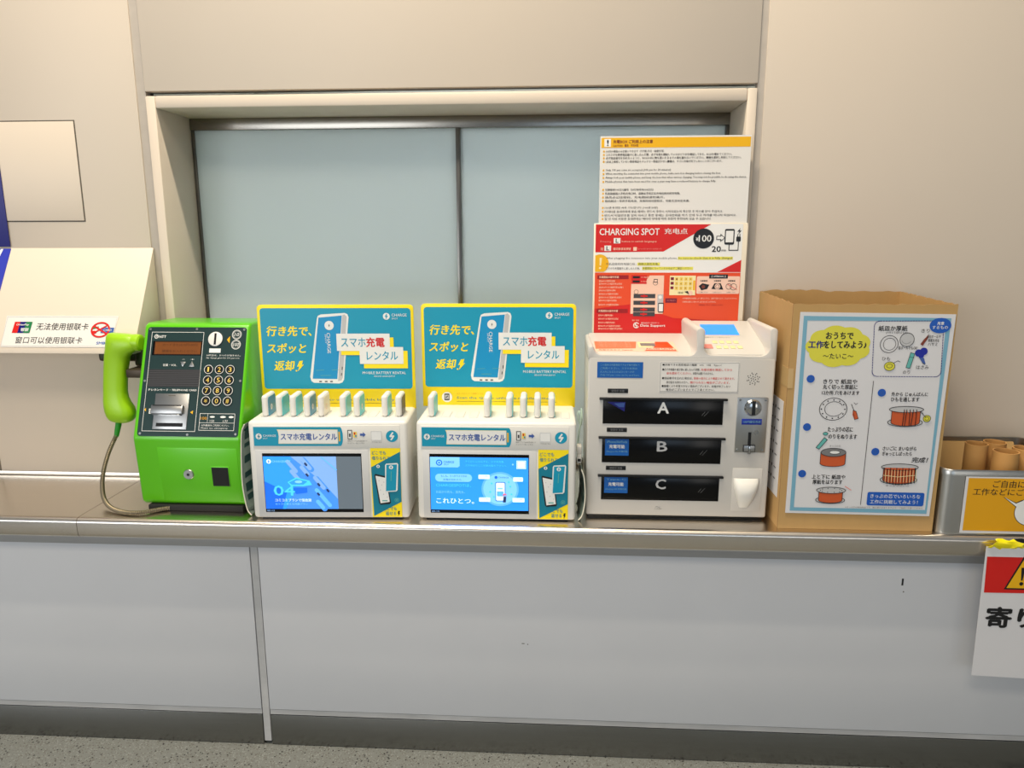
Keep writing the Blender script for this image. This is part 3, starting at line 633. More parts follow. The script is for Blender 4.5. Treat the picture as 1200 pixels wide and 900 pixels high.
    logo(a, 363, 264.5, 9.5, I['white'], I['teal'], 2); a.txt('CHARGE', 378, 268, 420, 8, I['white'], 2); a.txt('SPOT', 378, 258, 395, 4.5, I['white'], 2)
    a.disc(70, 27.5, 15, I['white'], 1); a.rrect(62, 18, 77, 38, 2, I['dgrey'], 2); a.rect(64, 22, 75, 34, I['lgrey'], 3); a.line([(67, 26), (72, 31)], 2.5, I['black'], 4)
    a.txt('QRコードをスキャンして充電器をレンタル', 98, 38, 175, 5, I['orangeyellow'], 1); a.txt('Scan the QR to unlock a mobile battery', 98, 25, 378, 9, I['dteal'], 1); a.line([(98, 15), (385, 15)], .8, I['dgrey'], 1)
    a.build('printing', sb)
    return t
st1 = make_station('left power bank station beside the green payphone, half grey screen showing 04', (-.815, -.334, ZC), math.atan2(.020, .42), .165, 'slide')
st2 = make_station('right power bank station between the other station and the coin kiosk, all blue screen', (-.367, -.3135, ZC), math.atan2(.004, .42), .195, 'menu')

def power_bank(label, station, i, side):
    H = .276; xs = .034 + .0378 * i + (.022 if i > 4 else 0)
    t = thing('power_bank', label, 'power bank', (0, 0, 0), station.rotation_euler.z, 'power banks in the rental stations')
    t.location = station.location + Matrix.Rotation(station.rotation_euler.z, 3, 'Z') @ Vector((xs, .078, H))
    b = MB(); b.box(-.0085, .0085, -.036, .036, .0018, .060, M_white, .0072, 4); b.build('casing', t)
    b = MB(); r = .006
    q = [(y, z) for y, z in ((-.030, .003), (.031, .003), (.031, .048), (.026, .0535), (-.024, .0535), (-.030, .047))]
    b.hull([(.0082, y, z) for y, z in q], [(.0091, y, z) for y, z in q], side); o = b.build('side_label', t)
    return t, o
ORD = ['first', 'second', 'third', 'fourth', 'fifth', 'sixth', 'seventh', 'eighth', 'ninth']
M_tealplastic = mat('teal_label', (0, 196, 206), .3); M_tealplastic2 = mat('dark_teal_label', (0, 146, 186), .3); M_darklab = mat('grey_label', (86, 82, 84), .35); M_creamlab = mat('cream_label', (232, 226, 210), .35); M_palteal = mat('pale_teal_label', (60, 204, 212), .3)
for n, (i, sd, desc, lg) in enumerate(((0, M_tealplastic2, 'teal-sided', 1), (1, M_tealplastic, 'teal-sided', 0), (2, M_palteal, 'pale teal-sided', 0), (3, M_tealplastic2, 'dark teal-sided', 1), (4, M_creamlab, 'all white', 1), (5, M_palteal, 'pale teal-sided', 0), (6, M_tealplastic, 'teal-sided', 1), (8, M_palteal, 'pale teal-sided', 0), (9, M_darklab, 'dark grey-sided', 0))):
    pos = 'rightmost' if n == 8 else ORD[n] + ' from left'
    t, o = power_bank('%s power bank, %s in the station beside the payphone' % (desc, pos), st1, i, sd)
    if lg:
        a = Art((.0091, 0, 0), (0, 1, 0), (0, 0, 1), .0002); a.disc(-6, 24, 8, I['white'] if n != 4 else I['lpeach'], 0, n=20); logo(a, -6, 24, 5, I['white'], I['dteal'] if n != 4 else I['lgrey'], 1); a.build('printing', o)
for n, (i, w) in enumerate(((0, 1), (4, 1), (5, 0), (6, 0), (7, 0), (8, 0))):
    pos = ('leftmost of six', 'second from left', 'third from left', 'fourth from left', 'second from right', 'rightmost of six')[n]
    power_bank('white power bank, %s in the right station by the kiosk' % pos, st2, i, M_tealplastic)

# cables and adapters hanging beside the right station
ad = thing('power_adapter', 'small white plug block with a black end on the side of the right station', 'adapter', (.069, -.23, .87))
b = MB(); b.box(.0605, .074, -.25, -.215, .895, .917, M_white, .003); b.build('casing', ad, (.069, -.23, .87))
b = MB(); b.box(.062, .0735, -.25, -.217, .869, .8955, M_white, .002); b.box(.061, .0742, -.2505, -.222, .873, .885, M_black, .002); b.build('connector', ad, (.069, -.23, .87))
cb2 = thing('looped_cable', 'pale looped cable end poking up behind the right station', 'cable', (.07, -.2, .95))
b = MB(); b.tube(smooth_path([(.0645, -.21, .915), (.068, -.21, .95), (.072, -.208, .985), (.067, -.205, 1.005), (.064, -.205, .99), (.071, -.205, .965), (.075, -.2, .985), (.073, -.19, 1.01)], 7), .0022, mat('pale_teal_cable', (178, 200, 188), .4), 8); b.build('wire', cb2, (.07, -.2, .95), 80)

# ------------------------------------------------------------------ coin kiosk
KO = (.328, -.15, ZC)
kk = thing('charging_kiosk', 'white coin-operated phone charging kiosk with three black drawers', 'charging kiosk', KO)
kx0, kx1, ky = .086, .5695, -.275
b = MB(); b.box(kx0 + .006, kx1 - .006, ky + .012, -.045, ZC, .7335, M_black, .002); b.build('base', kk, KO)
b = MB(); b.box(kx0, kx1, ky, -.034, .732, 1.170, M_kiosk, .006, 3); b.build('cabinet', kk, KO)
def arc(cx, cz, r, a0, a1, n=6): return [(cx + r * math.cos(math.radians(a0 + (a1 - a0) * i / n)), cz + r * math.sin(math.radians(a0 + (a1 - a0) * i / n))) for i in range(n + 1)]
top = [(kx0, 1.160)] + arc(kx0 + .008, 1.188, .008, 180, 60) + arc(kx0 + .034, 1.194, .020, 205, 270) + arc(.346, 1.193, .020, 270, 350) + arc(.3745, 1.234, .0115, 172, 8) + arc(.406, 1.197, .022, 190, 270) + arc(.528, 1.197, .024, 270, 350) + arc(.5595, 1.236, .010, 165, 10) + [(kx1, 1.160)]
b = MB(); b.pry(top, ky + .0005, -.034, M_kiosk, .003, 2, lambda e: abs(e.verts[0].co.y - e.verts[1].co.y) < 1e-6 and e.verts[0].co.y < -.2)
b.build('top_housing', kk, KO, 40)
b = MB(); b.prx([(ky + .010, 1.168), (ky + .010, 1.174), (-.042, 1.200), (-.035, 1.200), (-.035, 1.168)], kx0 + .01, .366, M_kiosk, .001); tp = b.build('tray', kk, KO)
TV = Vector((0, .245, .028)).normalized()
a = Art((kx0, ky + .010, 1.174), (1, 0, 0), tuple(TV)); 
a.rrect(20, 28, 240, 132, 3, I['lpeach'], 0); a.poly([(22, 52), (130, 60), (138, 130), (22, 130)], I['salmon'], 1); a.poly([(150, 34), (236, 34), (224, 130), (190, 130), (180, 70)], I['orange'], 1)
a.rect(140, 70, 176, 122, I['cream'], 2); a.rect(146, 82, 186, 112, I['grey'], 3); a.rect(152, 42, 232, 62, I['lpeach'], 3); a.txt('AC100 UC75', 156, 52, 228, 12, I['dred'], 4, .03)
for yy in (74, 86, 98, 110, 121): a.txt('ご利用の前に必ずお読みください使い方', 30, yy, 120, 6, I['lpeach'], 2)
a.txt('充電できます Type-C', 30, 40, 120, 10, I['brown'], 2, .02)
a.build('sticker', tp, KO)
DV = Vector((0, .245, .066)).normalized(); DO = Vector((.366, ky + .010, 1.176))
b = MB(); b.prx([(ky + .010, 1.168), (ky + .010, 1.176), (-.042, 1.237), (-.035, 1.237), (-.035, 1.168)], .3815, .556, M_kiosk, .001); dp = b.build('keypad_panel', kk, KO)
def dpt(x, y, h): return DO + Vector((x / 1000, 0, 0)) + DV * (y / 1000) + Vector((1, 0, 0)).cross(DV) * (h / 1000)
def dslab(b, x0, y0, x1, y1, h0, h1, m, bev=0):
    q = [(x0, y0), (x1, y0), (x1, y1), (x0, y1)]; b.hull([dpt(x, y, h0) for x, y in q], [dpt(x, y, h1) for x, y in q], m, bev)
b = MB(); dslab(b, 40, 128, 142, 210, -1, .5, M_black); dslab(b, 43, 130, 139, 205, -.5, .9, E['lcd']); b.build('lcd_display', kk, KO)
a = Art(dpt(0, 0, .2), (1, 0, 0), tuple(DV)); a.line([(30, 118), (150, 120)], 1.2, I['lgrey'], 1); a.txt('▣ 充電スポット操作パネル', 34, 110, 110, 6, I['grey'], 1); a.build('panel_print', dp, KO)
b = MB(); dslab(b, 24, 36, 51, 62, -.5, 2.2, I['pink'], .001); b.build('cancel_key', kk, KO)
for r_, (x0_, y_) in enumerate(((62, 78), (66, 44))):
    for k in range(4):
        b = MB(); xx = x0_ + k * 18.5; dslab(b, xx - 6, y_ - 8, xx + 7, y_ + 9, -.5, 2.2, mat('pale_yellow_key', (226, 214, 160), .4), .001); b.build('key', kk, KO)
# drawers
FO = (kx0, ky, .731)
def kb(b, x0, y0, x1, y1, d0, d1, m, bev=0, seg=2): b.box(kx0 + x0 / 1000, kx0 + x1 / 1000, ky - d1 / 1000, ky - d0 / 1000, .731 + y0 / 1000, .731 + y1 / 1000, m, bev, seg)
for n, (yb, yt, let, lab) in enumerate(((258.5, 325, 'A', None), (151, 219, 'B', ('iPhone/AirPods', '充電可能')), (46, 113, 'C', ('Type-C', '充電可能')))):
    b = MB(); kb(b, 41, yb, 355, yt, -2, 1.4, M_blackgloss, .0006); kb(b, 46, yb + 4, 350, yt - 4, .5, 2.2, M_blackgloss, .0008); kb(b, 31, yt - 1, 364.5, yt + 5, -1, 9, M_black, .0015); dr = b.build('drawer', kk, KO)
    a = Art((kx0, ky - .0022, .731)); ym = (yb + yt) / 2
    a.txt(let, 185, ym + 11.5, 213, 29, I['white'], 1, .045) if let == 'A' else a.txt(let, 187, ym + 13, 213, 27, I['lgrey'], 1, .04)
    if not lab: a.poly([(52, 318), (100, 318), (98, 292), (84, 300)], I['navy'], 0); a.poly([(70, 314), (98, 316), (96, 304), (84, 304)], I['skirt'], 1)
    else:
        a.rect(49, ym - 14, 112, ym + 35, I['stickblue'], 0); a.txt(lab[0], 54, ym + 24, 107, 6.5, I['paleblue'], 1, .01); a.txt(lab[1], 60, ym + 11, 101, 10, I['white'], 1, .03); a.txt('Charging OK 充電可能', 52, ym - 3, 109, 6, I['paleblue'], 1)
    a.line([(300, ym - 8), (308, ym + 2)], .7, I['grey'], 1); a.line([(306, ym - 10), (318, ym + 4)], .6, I['grey'], 1)
    a.build('printing', dr, KO)
    y_ = yt + 22.5
    b = MB(); kb(b, 52.5, y_ - 6, 106, y_ + 6, -1, 1, M_black, .005, 3); il = b.build('indicator_lamp', kk, KO)
    a = Art((kx0, ky - .001, .731)); a.txt('使用中 充電', 62, y_, 96, 6.5, I['grey'], 1); a.build('printing', il, KO)
# stickers, speaker, coin unit, return cup
b = MB(); kb(b, 24, 382.5, 143, 424.5, -.5, .6, I['stickblue']); s1 = b.build('blue_sticker', kk, KO)
a = Art((kx0, ky - .0006, .731)); 
for i, t_ in enumerate(('この端末は充電専用です必ず扉を閉めて', 'ご利用ください。スマホ本体は', 'お入れになるものはロッカーの中', 'Only 100 yen coins can be used here.')): a.txt(t_, 32, 417 - i * 9.2, (134, 128, 120, 134)[i], 6.2, I['paleblue'], 1)
a.build('printing', s1, KO)
b = MB(); kb(b, 186, 346, 391, 426, -.5, .6, M_lam); s2 = b.build('notice_sticker', kk, KO)
a = Art((kx0, ky - .0006, .731)); a.frame(188, 348, 389, 424, .8, I['grey'], 1); K_, R_ = I['black'], I['red']
for t_, x0_, y_, x1_, c_ in (('■充電できる携帯電話の種類　iOS　USB　Type-C', 193, 418, 345, K_), ('■必ず充電器の端子部に差し込んだ状態、', 193, 406, 290, K_), ('充電状態を確認してから', 292, 406, 372, R_), ('扉を閉めてください。', 204, 396, 268, R_), ('充電中は開けられません。', 272, 396, 325, K_), ('■暗証番号を忘れた場合は、', 193, 383, 272, K_), ('係員の指示により確認させて頂きます。', 275, 383, 380, R_), ('身分証をお持ちの方へ、', 204, 372, 262, K_), ('開けられない場合がございます。', 266, 372, 368, R_), ('■機種により充電できない場合がございます。充電が完了しない', 193, 362, 370, K_), ('場合がございますのでご了承ください。', 204, 352.5, 330, K_)): a.txt(t_, x0_, y_, x1_, 6.4, c_, 1, .01)
a.build('printing', s2, KO)
a = Art((kx0, ky, .731), lift=.0003)
for rr, nn in ((0, 1), (6, 6), (12, 11), (16, 8)):
    for k in range(nn): a.disc(427.8 + rr * math.cos(2 * PI * k / nn + rr), 382.7 + rr * math.sin(2 * PI * k / nn + rr), 1.35, I['black'], 0, n=10)
a.build('speaker_grille', kk, KO)
b = MB(); kb(b, 390, 184.5, 469.5, 334, -1, 2.5, M_satin, .0015); cu = b.build('coin_mechanism', kk, KO)
def kp(x, y, d): return (kx0 + x / 1000, ky - d / 1000, .731 + y / 1000)
b = MB(); b.cyl(kp(431, 306, 2), kp(431, 306, 7), .023, M_chrome, 32, .019); b.cyl(kp(431, 306, 6.8), kp(431, 306, 8.5), .017, M_chrome, 28, .012); kb(b, 427, 288, 436, 325, 5, 9, M_black); b.build('coin_slot', cu, KO)
b = MB(); kb(b, 404, 260.5, 456, 276.5, 2, 3.6, mat('deep_blue_plate', (14, 40, 150), .35), .002); b.build('price_plate', cu, KO)
a = Art((kx0, ky - .0036, .731)); a.txt('100円硬貨専用', 408, 268.5, 452, 7, I['paleblue'], 1); a.build('printing', cu, KO)
b = MB(); kb(b, 423, 198, 431, 240, 2, 3.2, M_black); kb(b, 411, 186, 443, 206, 2, 7, M_satin, .002); kb(b, 424, 182, 430, 204, 5, 10, M_chrome, .001); b.cyl(kp(443, 240, 2), kp(443, 240, 6), .0065, M_chrome, 16)
for x, y in ((397, 327), (463, 327), (397, 192), (462, 192)): b.cyl(kp(x, y, 2), kp(x, y, 4), .003, M_chrome, 10)
b.build('return_lever', cu, KO)
b = MB(); kb(b, 389, 20, 467, 140, -.5, 1.6, M_kiosk, .001); rd = b.build('coin_return', kk, KO)
b = MB()                                                   # translucent scoop that bulges out of the return door
rows = []
for j in range(9):
    s_ = j / 8; z = 113 - 82 * s_; half = 34 - 22 * s_ ** 1.6; cx = 426 - 4 * s_; dep = 3 + 22 * math.sin(PI * min(1, s_ * 1.05)) ** .8 * (1 - .3 * s_)
    rows.append([kp(cx + half * math.sin(PI * (i / 10 - .5)), z, 1.6 + dep * math.cos(PI * (i / 10 - .5)) ** .7 if 0 < i < 10 else 1.6) for i in range(11)])
fs = []
for j in range(8):
    for i in range(10): f_ = b.poly3([rows[j][i], rows[j][i + 1], rows[j + 1][i + 1], rows[j + 1][i]], M_white)
bmesh.ops.remove_doubles(b.bm, verts=b.bm.verts, dist=1e-6); bmesh.ops.recalc_face_normals(b.bm, faces=b.bm.faces)
b.build('coin_cup', rd, KO, 80)
a = Art((kx0, ky, .731), lift=.0003); a.txt('〜', 188, 27, 202, 3, I['grey'], 0, .02); a.txt('ここを押す', 186, 21.5, 206, 3.5, I['dgrey'], 0); a.build('small_print', kk, KO)

# ------------------------------------------------------------------ posters standing behind the kiosk
wp = thing('notice_poster', 'white laminated notice with a yellow heading bar, standing above the red poster', 'poster', (.32, -.0085, 1.512))
OW = (.113, -.0265, 1.512)
b = MB(); b.box(.1195, .5345, -.0265, -.0255, 1.45, 1.7495, M_lam); b.build('sheet', wp, (.32, -.0085, 1.512))
a = Art(OW)
a.rect(10, 206.5, 419.5, 233, I['gold'], 0); a.rect(18, 209, 36, 230, I['white'], 1); a.txt('!', 25.5, 219.5, 29.5, 16, I['black'], 2, .03)
a.txt('充電BOX ご利用上の注意', 42.5, 222.5, 151.6, 9.5, I['brown'], 1, .03); a.txt('CAUTION　警告　주의사항', 42.5, 212, 112, 7, I['brown'], 1, .02)
for i, (y, x1, t_) in enumerate(((196.8, 183, '100円の硬貨のみお使いできます（千円札不可・両替不可）'), (187.5, 370, 'コネクタを携帯電話端子に差し込んだ際、必ず充電を開始しているかどうかを確認してから、BOXを閉めてください。'), (178.5, 396, '必ず暗証番号を忘れないように、BOXの中に物を置いたままその場を離れないでください。機種を選択し利用してください。'), (169, 344, '1点以上使用していない携帯電話やバッテリー残量が少ない機種は、すぐに充電が完了しないことがございます。'),
    (145.9, 204, 'Only 100 yen coins are accepted (100 yen for 20 minutes)'), (136, 342, 'When inserting the connector into your mobile phone, make sure it is charging before closing the box.'), (125.5, 413, 'Always lock your mobile phone, and keep the box shut when various charging. You may not be possible to do using the device.'), (114.5, 330, 'Mobile phones that have been used for over a year may have a reduced battery to charge fully.'),
    (93, 158, '仅限使用100日元硬币（20分钟充电100日元）'), (82.5, 233, '将连接器插入手机充电口时，请确认手机正在充电后再关闭充电箱。'), (72, 190, '请务必记住密码，充电期间请勿离开。'), (62, 260, '使用超过一年的手机电池，充电时间可能较长，可能无法完全充满。'),
    (43.3, 172, '100엔 동전만 사용 가능합니다 (100엔 20분)'), (33, 354, '커넥터를 휴대전화에 꽂을 때에는 반드시 충전이 시작되었는지 확인한 후 박스를 닫아 주십시오.'), (22.5, 392, '반드시 비밀번호를 잊지 마시고 충전 중에는 휴대전화를 박스 안에 두고 자리를 떠나지 마십시오.'), (12.8, 322, '일 년 이상 사용한 휴대전화는 배터리 상태에 따라 완전히 충전되지 않을 수 있습니다.'))):
    a.rect(15, y - 2.5, 19.5, y + 2.5, I['gold'], 0); a.txt(t_, 23, y, x1, 6.6, I['black'], 1, .018)
a.build('printing', wp, (.32, -.0085, 1.512))

rp = thing('charging_poster', 'red charging instructions poster with a white diagonal band, standing behind the kiosk', 'poster', (.32, -.03, 1.19))
RO = (.32, -.03, 1.19)
b = MB(); b.box(.1065, .5375, -.0315, -.0285, 1.18, 1.5125, M_cream, .0006); b.build('sheet', rp, RO)
a = Art((.11, -.0315, 1.204)); R_, Wt, K_ = I['red'], I['white'], I['black']
a.rect(1.5, -20, 414, 170, R_, 0); a.rect(1.5, 170, 414, 306, Wt, 0)
a.poly([(1.5, 227.5), (194, 229.5), (325, 305), (1.5, 305.5)], R_, 1); a.poly([(348, 171.5), (414, 171.5), (414, 206)], R_, 1)
a.poly([(1.5, 66), (110, 80), (230, 40), (414, 30), (414, 170), (1.5, 170)], I['orange'], 1)
a.txt('CHARGING SPOT', 12.6, 285, 181, 18.5, Wt, 2, .02); a.txt('充电点', 195.5, 286.3, 259.8, 16, Wt, 2, .01)
a.txt('Pressing', 15, 257, 46, 7, I['pink'], 2); a.rect(53, 252.5, 72, 267.5, Wt, 2); a.txt('L', 59, 260, 66, 11, I['dgrey'], 3, .05); a.txt('button to switch languages', 76, 257.3, 174, 7, I['lpeach'], 2)
a.txt('按', 16, 237, 24, 8, I['lpeach'], 2); a.rect(27, 231.5, 46, 246.5, Wt, 2); a.txt('L', 33, 239, 40, 11, I['dgrey'], 3, .05); a.txt('键切换语言按钮', 52, 237, 102, 7, I['lpeach'], 2, .02); a.rect(109, 232, 119, 242, I['lpeach'], 2); a.txt('을 누르면 언어가 전환됩니다', 122, 237, 189, 4, I['pink'], 2)
a.disc(305.5, 265.6, 29, K_, 2, 28, 40); a.txt('¥', 284, 264, 291, 10, Wt, 3, .02); a.txt('100', 292, 266, 327, 18, Wt, 3, .018)
a.poly([(341, 262), (352, 262), (352, 256), (366, 267.5), (352, 279), (352, 273), (341, 273)], K_, 2); a.poly([(343, 264), (354.5, 264), (354.5, 260.5), (363, 267.5), (354.5, 274.5), (354.5, 271), (343, 271)], Wt, 3)
a.rrect(364, 248.5, 391, 292, 4, K_, 2); a.rect(367, 255, 388, 287, Wt, 3); a.line([(377.5, 250), (377.5, 233), (403, 233), (403, 262)], 2.4, K_, 2); a.rrect(396.5, 257, 409, 271, 3, K_, 2); a.line([(400, 270), (400, 277)], 2, K_, 2); a.line([(406, 270), (406, 277)], 2, K_, 2)
a.poly([(407, 295), (398, 284), (404, 285), (401, 276), (410, 288), (404.5, 287)], K_, 2); a.txt('20', 330, 236.5, 355, 15.5, K_, 2, .04); a.txt('min', 357, 233, 370, 6, K_, 2, .02)
a.poly([(1.5, 172)] + [(15.5 + 25 * math.cos(math.radians(g)), 195.7 + 26 * math.sin(math.radians(g))) for g in range(-65, 116, 12)] + [(1.5, 219)], I['gold'], 2); a.poly([(14, 212), (21, 212), (18.5, 190), (14.5, 190)], I['cream'], 3); a.disc(16, 183, 3.2, I['cream'], 3)
a.rect(236, 206.5, 390, 215, I['hilite'], 1); a.rect(122, 190, 186, 198.5, I['hilite'], 1); a.rect(136, 178, 280, 186.5, I['hilite'], 1)
a.txt('After plugging the connector into your mobile phone,', 33.5, 210.5, 234, 7.2, I['dgrey'], 2); a.txt('be sure to check that it is fully charged.', 238, 210.5, 390, 7.2, I['dgrey'], 2, .01)
a.txt('手机连接到充电插口后，', 32, 194.6, 118, 7, I['dgrey'], 2); a.txt('请确认是否充电。', 124, 194.6, 183, 7, I['dgrey'], 2)
a.txt('スマホを充電端子に差し込んだ後、', 32, 182, 130, 7, I['dgrey'], 2); a.txt('充電開始になっているかを必ずご確認ください。', 137, 182.4, 278, 7, I['dgrey'], 2)
for y in (157.2, 60): a.rect(9, y - 5.5, 98, y + 5.5, I['dred'], 2); a.txt('充電開始の操作手順', 14, y, 70, 6.5, I['lpeach'], 3, .02)
for y, x1 in ((146, 60), (138, 80), (128, 84), (119, 62), (109, 70), (99, 80), (90, 66), (78, 72), (47, 56), (37, 72), (26, 62), (16, 78), (8, 84)): a.txt('端末をBOXの中へ入れて暗証番号を押し扉を閉める', 14, y, x1, 5.6, I['lpeach'], 2, .01)
a.poly([(106, 52), (199, 52), (199, 162), (158, 162), (150, 150), (106, 150)], I['lpeach'], 2); a.rect(106, 138, 150, 163, R_, 3); a.rect(110, 154, 130, 160, K_, 4); a.rect(110, 142, 130, 148, K_, 4); a.txt('ST.1 暗証番号', 134, 157, 156, 4, I['lpeach'], 4); a.txt('ST.2 扉を閉める', 134, 145, 156, 4, I['lpeach'], 4)
a.ring(175, 141, 6.5, 1, K_, 3); a.rect(170, 142, 181, 152, K_, 3); a.rect(171.5, 144, 179.5, 150, I['lpeach'], 4)
for y in (103.2, 83.8, 64.2, 51): a.rect(114, y - 6, 176, y + 6, I['dgrey'], 3); a.disc(144, y, 4, R_, 4); a.rect(134, y - 2, 154, y + 2, R_, 4)
a.rrect(182, 60, 199, 108, 2, I['lgrey'], 3); a.disc(190, 100, 5, Wt, 4); a.rrect(185, 56, 201, 84, 2, K_, 4); a.rect(187, 59, 199, 81, Wt, 5); a.ring(121, 115, 6, .9, K_, 3, n=16)
a.rect(205, 84, 238, 97, I['plum'], 2); a.txt('コイン投入口へ', 209, 91, 234, 4.5, I['pink'], 3)
a.rect(215.6, 106, 289, 161.5, I['cream'], 2)
for r_ in range(3):
    for c_ in range(4): a.rect(230 + c_ * 13, 152 - r_ * 13 - 5, 240 + c_ * 13, 152 - r_ * 13 + 5, I['keyyellow'], 3); a.txt('123456789ABC'[r_ * 4 + c_], 233 + c_ * 13, 152 - r_ * 13, 237 + c_ * 13, 5, I['brown'], 4)
    a.rect(218, 149 - r_ * 13, 227, 157 - r_ * 13, I['plum'], 3)
a.rect(282, 120, 288, 148, I['gold'], 3); a.txt('確定', 240, 113, 256, 6, I['black'], 3); a.disc(275, 112, 7, I['lpeach'], 4); a.poly([(258, 116), (272, 108), (268, 118)], K_, 5); a.rect(205, 120, 211, 155, I['orange'], 2)
a.rrect(292, 110, 413, 160, 3, I['lpeach'], 2); a.rect(326.5, 153.5, 379, 165, K_, 3); a.txt('⚠ ATTENTION ⚠', 332, 159.5, 374, 6, Wt, 4, .02)
for x in (312, 350, 390): a.txt('注意事項', x - 10, 147, x + 10, 5, K_, 3, .03); a.txt('ご注意ください', x - 13, 114.5, x + 13, 3.5, I['dgrey'], 3)
a.poly([(298, 132), (308, 140), (328, 136), (322, 124), (306, 120)], K_, 3); a.disc(311, 130, 5, I['brown'], 4); a.poly([(334, 124), (342, 140), (360, 140), (368, 122)], K_, 3); a.disc(351, 131, 8, I['lpeach'], 4); a.ring(351, 131, 5, 1, K_, 5); a.ring(383, 131, 8, 1.2, K_, 3); a.ring(396, 130, 9, 1.2, K_, 3); a.line([(378, 138), (406, 122)], 1.2, R_, 4)
for y, x0_, x1_, c_ in ((96.9, 254, 410, I['lpeach']), (87, 254, 350, I['lpeach']), (78, 300, 370, I['dred'])): a.txt('※充電時間は機種により異なります。途中で取り出すことはできません。', x0_, y, x1_, 5, c_, 2)
a.txt('製造・販売元', 112, 33, 132, 4.5, I['lpeach'], 2); a.ring(124, 18.5, 7.5, 2.2, Wt, 2, a0=30, a1=330); a.line([(124, 26), (120, 19), (127, 18), (123, 11)], 2.2, Wt, 2); a.txt('Data Support', 136, 17, 207.5, 9, Wt, 2, .02); a.txt('株式会社データサポート', 138, 25.5, 190, 4.5, Wt, 2)
a.build('printing', rp, RO)

# ------------------------------------------------------------------ cardboard box and the craft poster on it
bx0, bx1, by0, by1, bz1 = .588, .983, -.322, -.006, 1.312
BO = (.79, -.16, ZC)
cb_ = thing('cardboard_box', 'tall open cardboard box against the wall, carrying a craft poster', 'box', BO)
def wallprof(n, amp, base):
    return [base + amp * math.sin(i * 2.1) * math.sin(i * .9 + 1) for i in range(n)]
def board(name, p0, p1, zt, dirn, th=.0045, lean=0.0):
    """one corrugated side with a worn top edge; p0 and p1 are its outer bottom corners, dirn points inside"""
    b = MB(); n = 24; p0, p1, d = Vector(p0), Vector(p1), Vector(dirn)
    lo = []; 
    outer, inner = [], []
    for i in range(n + 1):
        p = p0.lerp(p1, i / n); z = zt(i / n) + .0022 * math.sin(i * 2.3 + p0.x * 9) * math.sin(i * .7)
        outer.append((p, z)); 
    for i in range(n):
        (a0, z0), (a1, z1) = outer[i], outer[i + 1]
        A = Vector((a0.x, a0.y, ZC + .0004)); B_ = Vector((a1.x, a1.y, ZC + .0004)); Ct = Vector((a1.x, a1.y, z1)) + d * lean; Dt = Vector((a0.x, a0.y, z0)) + d * lean; k = d * th
        b.poly3([A, B_, Ct, Dt], M_card); b.poly3([B_ + k, A + k, Dt + k, Ct + k], M_card); b.poly3([Dt, Ct, Ct + k, Dt + k], M_cardedge)
        if i == 0: b.poly3([A, Dt, Dt + k, A + k], M_cardedge)
        if i == n - 1: b.poly3([B_, B_ + k, Ct + k, Ct], M_cardedge)
    bmesh.ops.remove_doubles(b.bm, verts=b.bm.verts, dist=1e-6); bmesh.ops.recalc_face_normals(b.bm, faces=b.bm.faces)
    return b.build(name, cb_, BO, 40)
board('side', (bx0, by0, 0), (bx1, by0, 0), lambda t: bz1, (0, 1, 0))
board('side', (bx1, by0 + .0047, 0), (bx1, by1 - .0047, 0), lambda t: bz1 + .008 * t, (-1, 0, 0))
board('side', (bx1, by1, 0), (bx0, by1, 0), lambda t: bz1 + .008 + (.004 if .55 < t < .95 else 0), (0, -1, 0))
board('side', (bx0, by1 - .0047, 0), (bx0, by0 + .0047, 0), lambda t: bz1 + .008 * (1 - t), (1, 0, 0))
b = MB(); b.box(bx0 + .003, bx1 - .003, by0 + .003, by1 - .003, ZC, ZC + .006, M_card); b.build('bottom', cb_, BO)
b = MB(); mat('clear_tape', (196, 164, 112), .2); b.box(bx0 - .0008, bx0 - .0001, by0 - .0005, by0 + .06, 1.10, 1.15, MATS['clear_tape']); b.box(bx0 - .0006, bx0 + .012, by0 - .0008, by0 - .0001, 1.10, 1.15, MATS['clear_tape']); b.build('packing_tape', cb_, BO)
b = MB(); b.box(bx0 - .0008, bx0 - .0001, -.30, -.12, .80, 1.06, M_paper); o = b.build('shipping_label', cb_, BO)
a = Art((bx0 - .0008, 0, 0), (0, -1, 0), (0, 0, 1))
for z in (840, 870, 905, 935, 970, 1000, 1030): a.rect(235, z, 243, z + 8, I['black'], 0); a.rect(200, z + 1, 222, z + 4, I['dgrey'], 0); a.rect(255, z + 2, 275, z + 5, I['dgrey'], 0)
a.build('printing', o, BO)

dp_ = thing('craft_poster', 'white poster with a pale blue border on drum making, taped to the cardboard box', 'poster', (.79, by0 - .002, 1.03)); DO_ = (.79, by0 - .002, 1.03)
b = MB(); q = [(.6045, ZC + .0445), (.9705, ZC + .0425), (.979, ZC + .566), (.605, ZC + .5705)]
b.pry(q, by0 - .0022, by0 - .0012, M_paper); b.build('sheet', dp_, DO_)
a = Art((.591, by0 - .0022, .7225)); K_, B_, Wt = I['black'], I['blue'], I['white']
P1 = [(24.5, 51), (371.5, 49), (377.5, 556.5), (22.8, 561)]; P2 = [(34.5, 60.5), (367, 59.5), (366.5, 548.8), (32.6, 549.5)]
for i in range(4): j = (i + 1) % 4; a.poly([P1[i], P1[j], P2[j], P2[i]], I['paleblue'], 0)
a.poly([(112 + (74 + 6 * abs(math.sin(4.5 * t_))) * math.cos(t_), 485 + (48 + 5 * abs(math.sin(4.5 * t_))) * math.sin(t_)) for t_ in [2 * PI * k / 90 for k in range(90)]], I['lime'], 1)
a.txt('おうちで', 80.5, 512, 146.5, 17, K_, 2, .045); a.txt('工作', 39.4, 489.5, 76, 18, I['navy'], 2, .045); a.txt('をしてみよう♪', 77, 489.5, 180, 18, K_, 2, .045); a.txt('〜たいこ〜', 77, 460.8, 151, 13, K_, 2, .02)
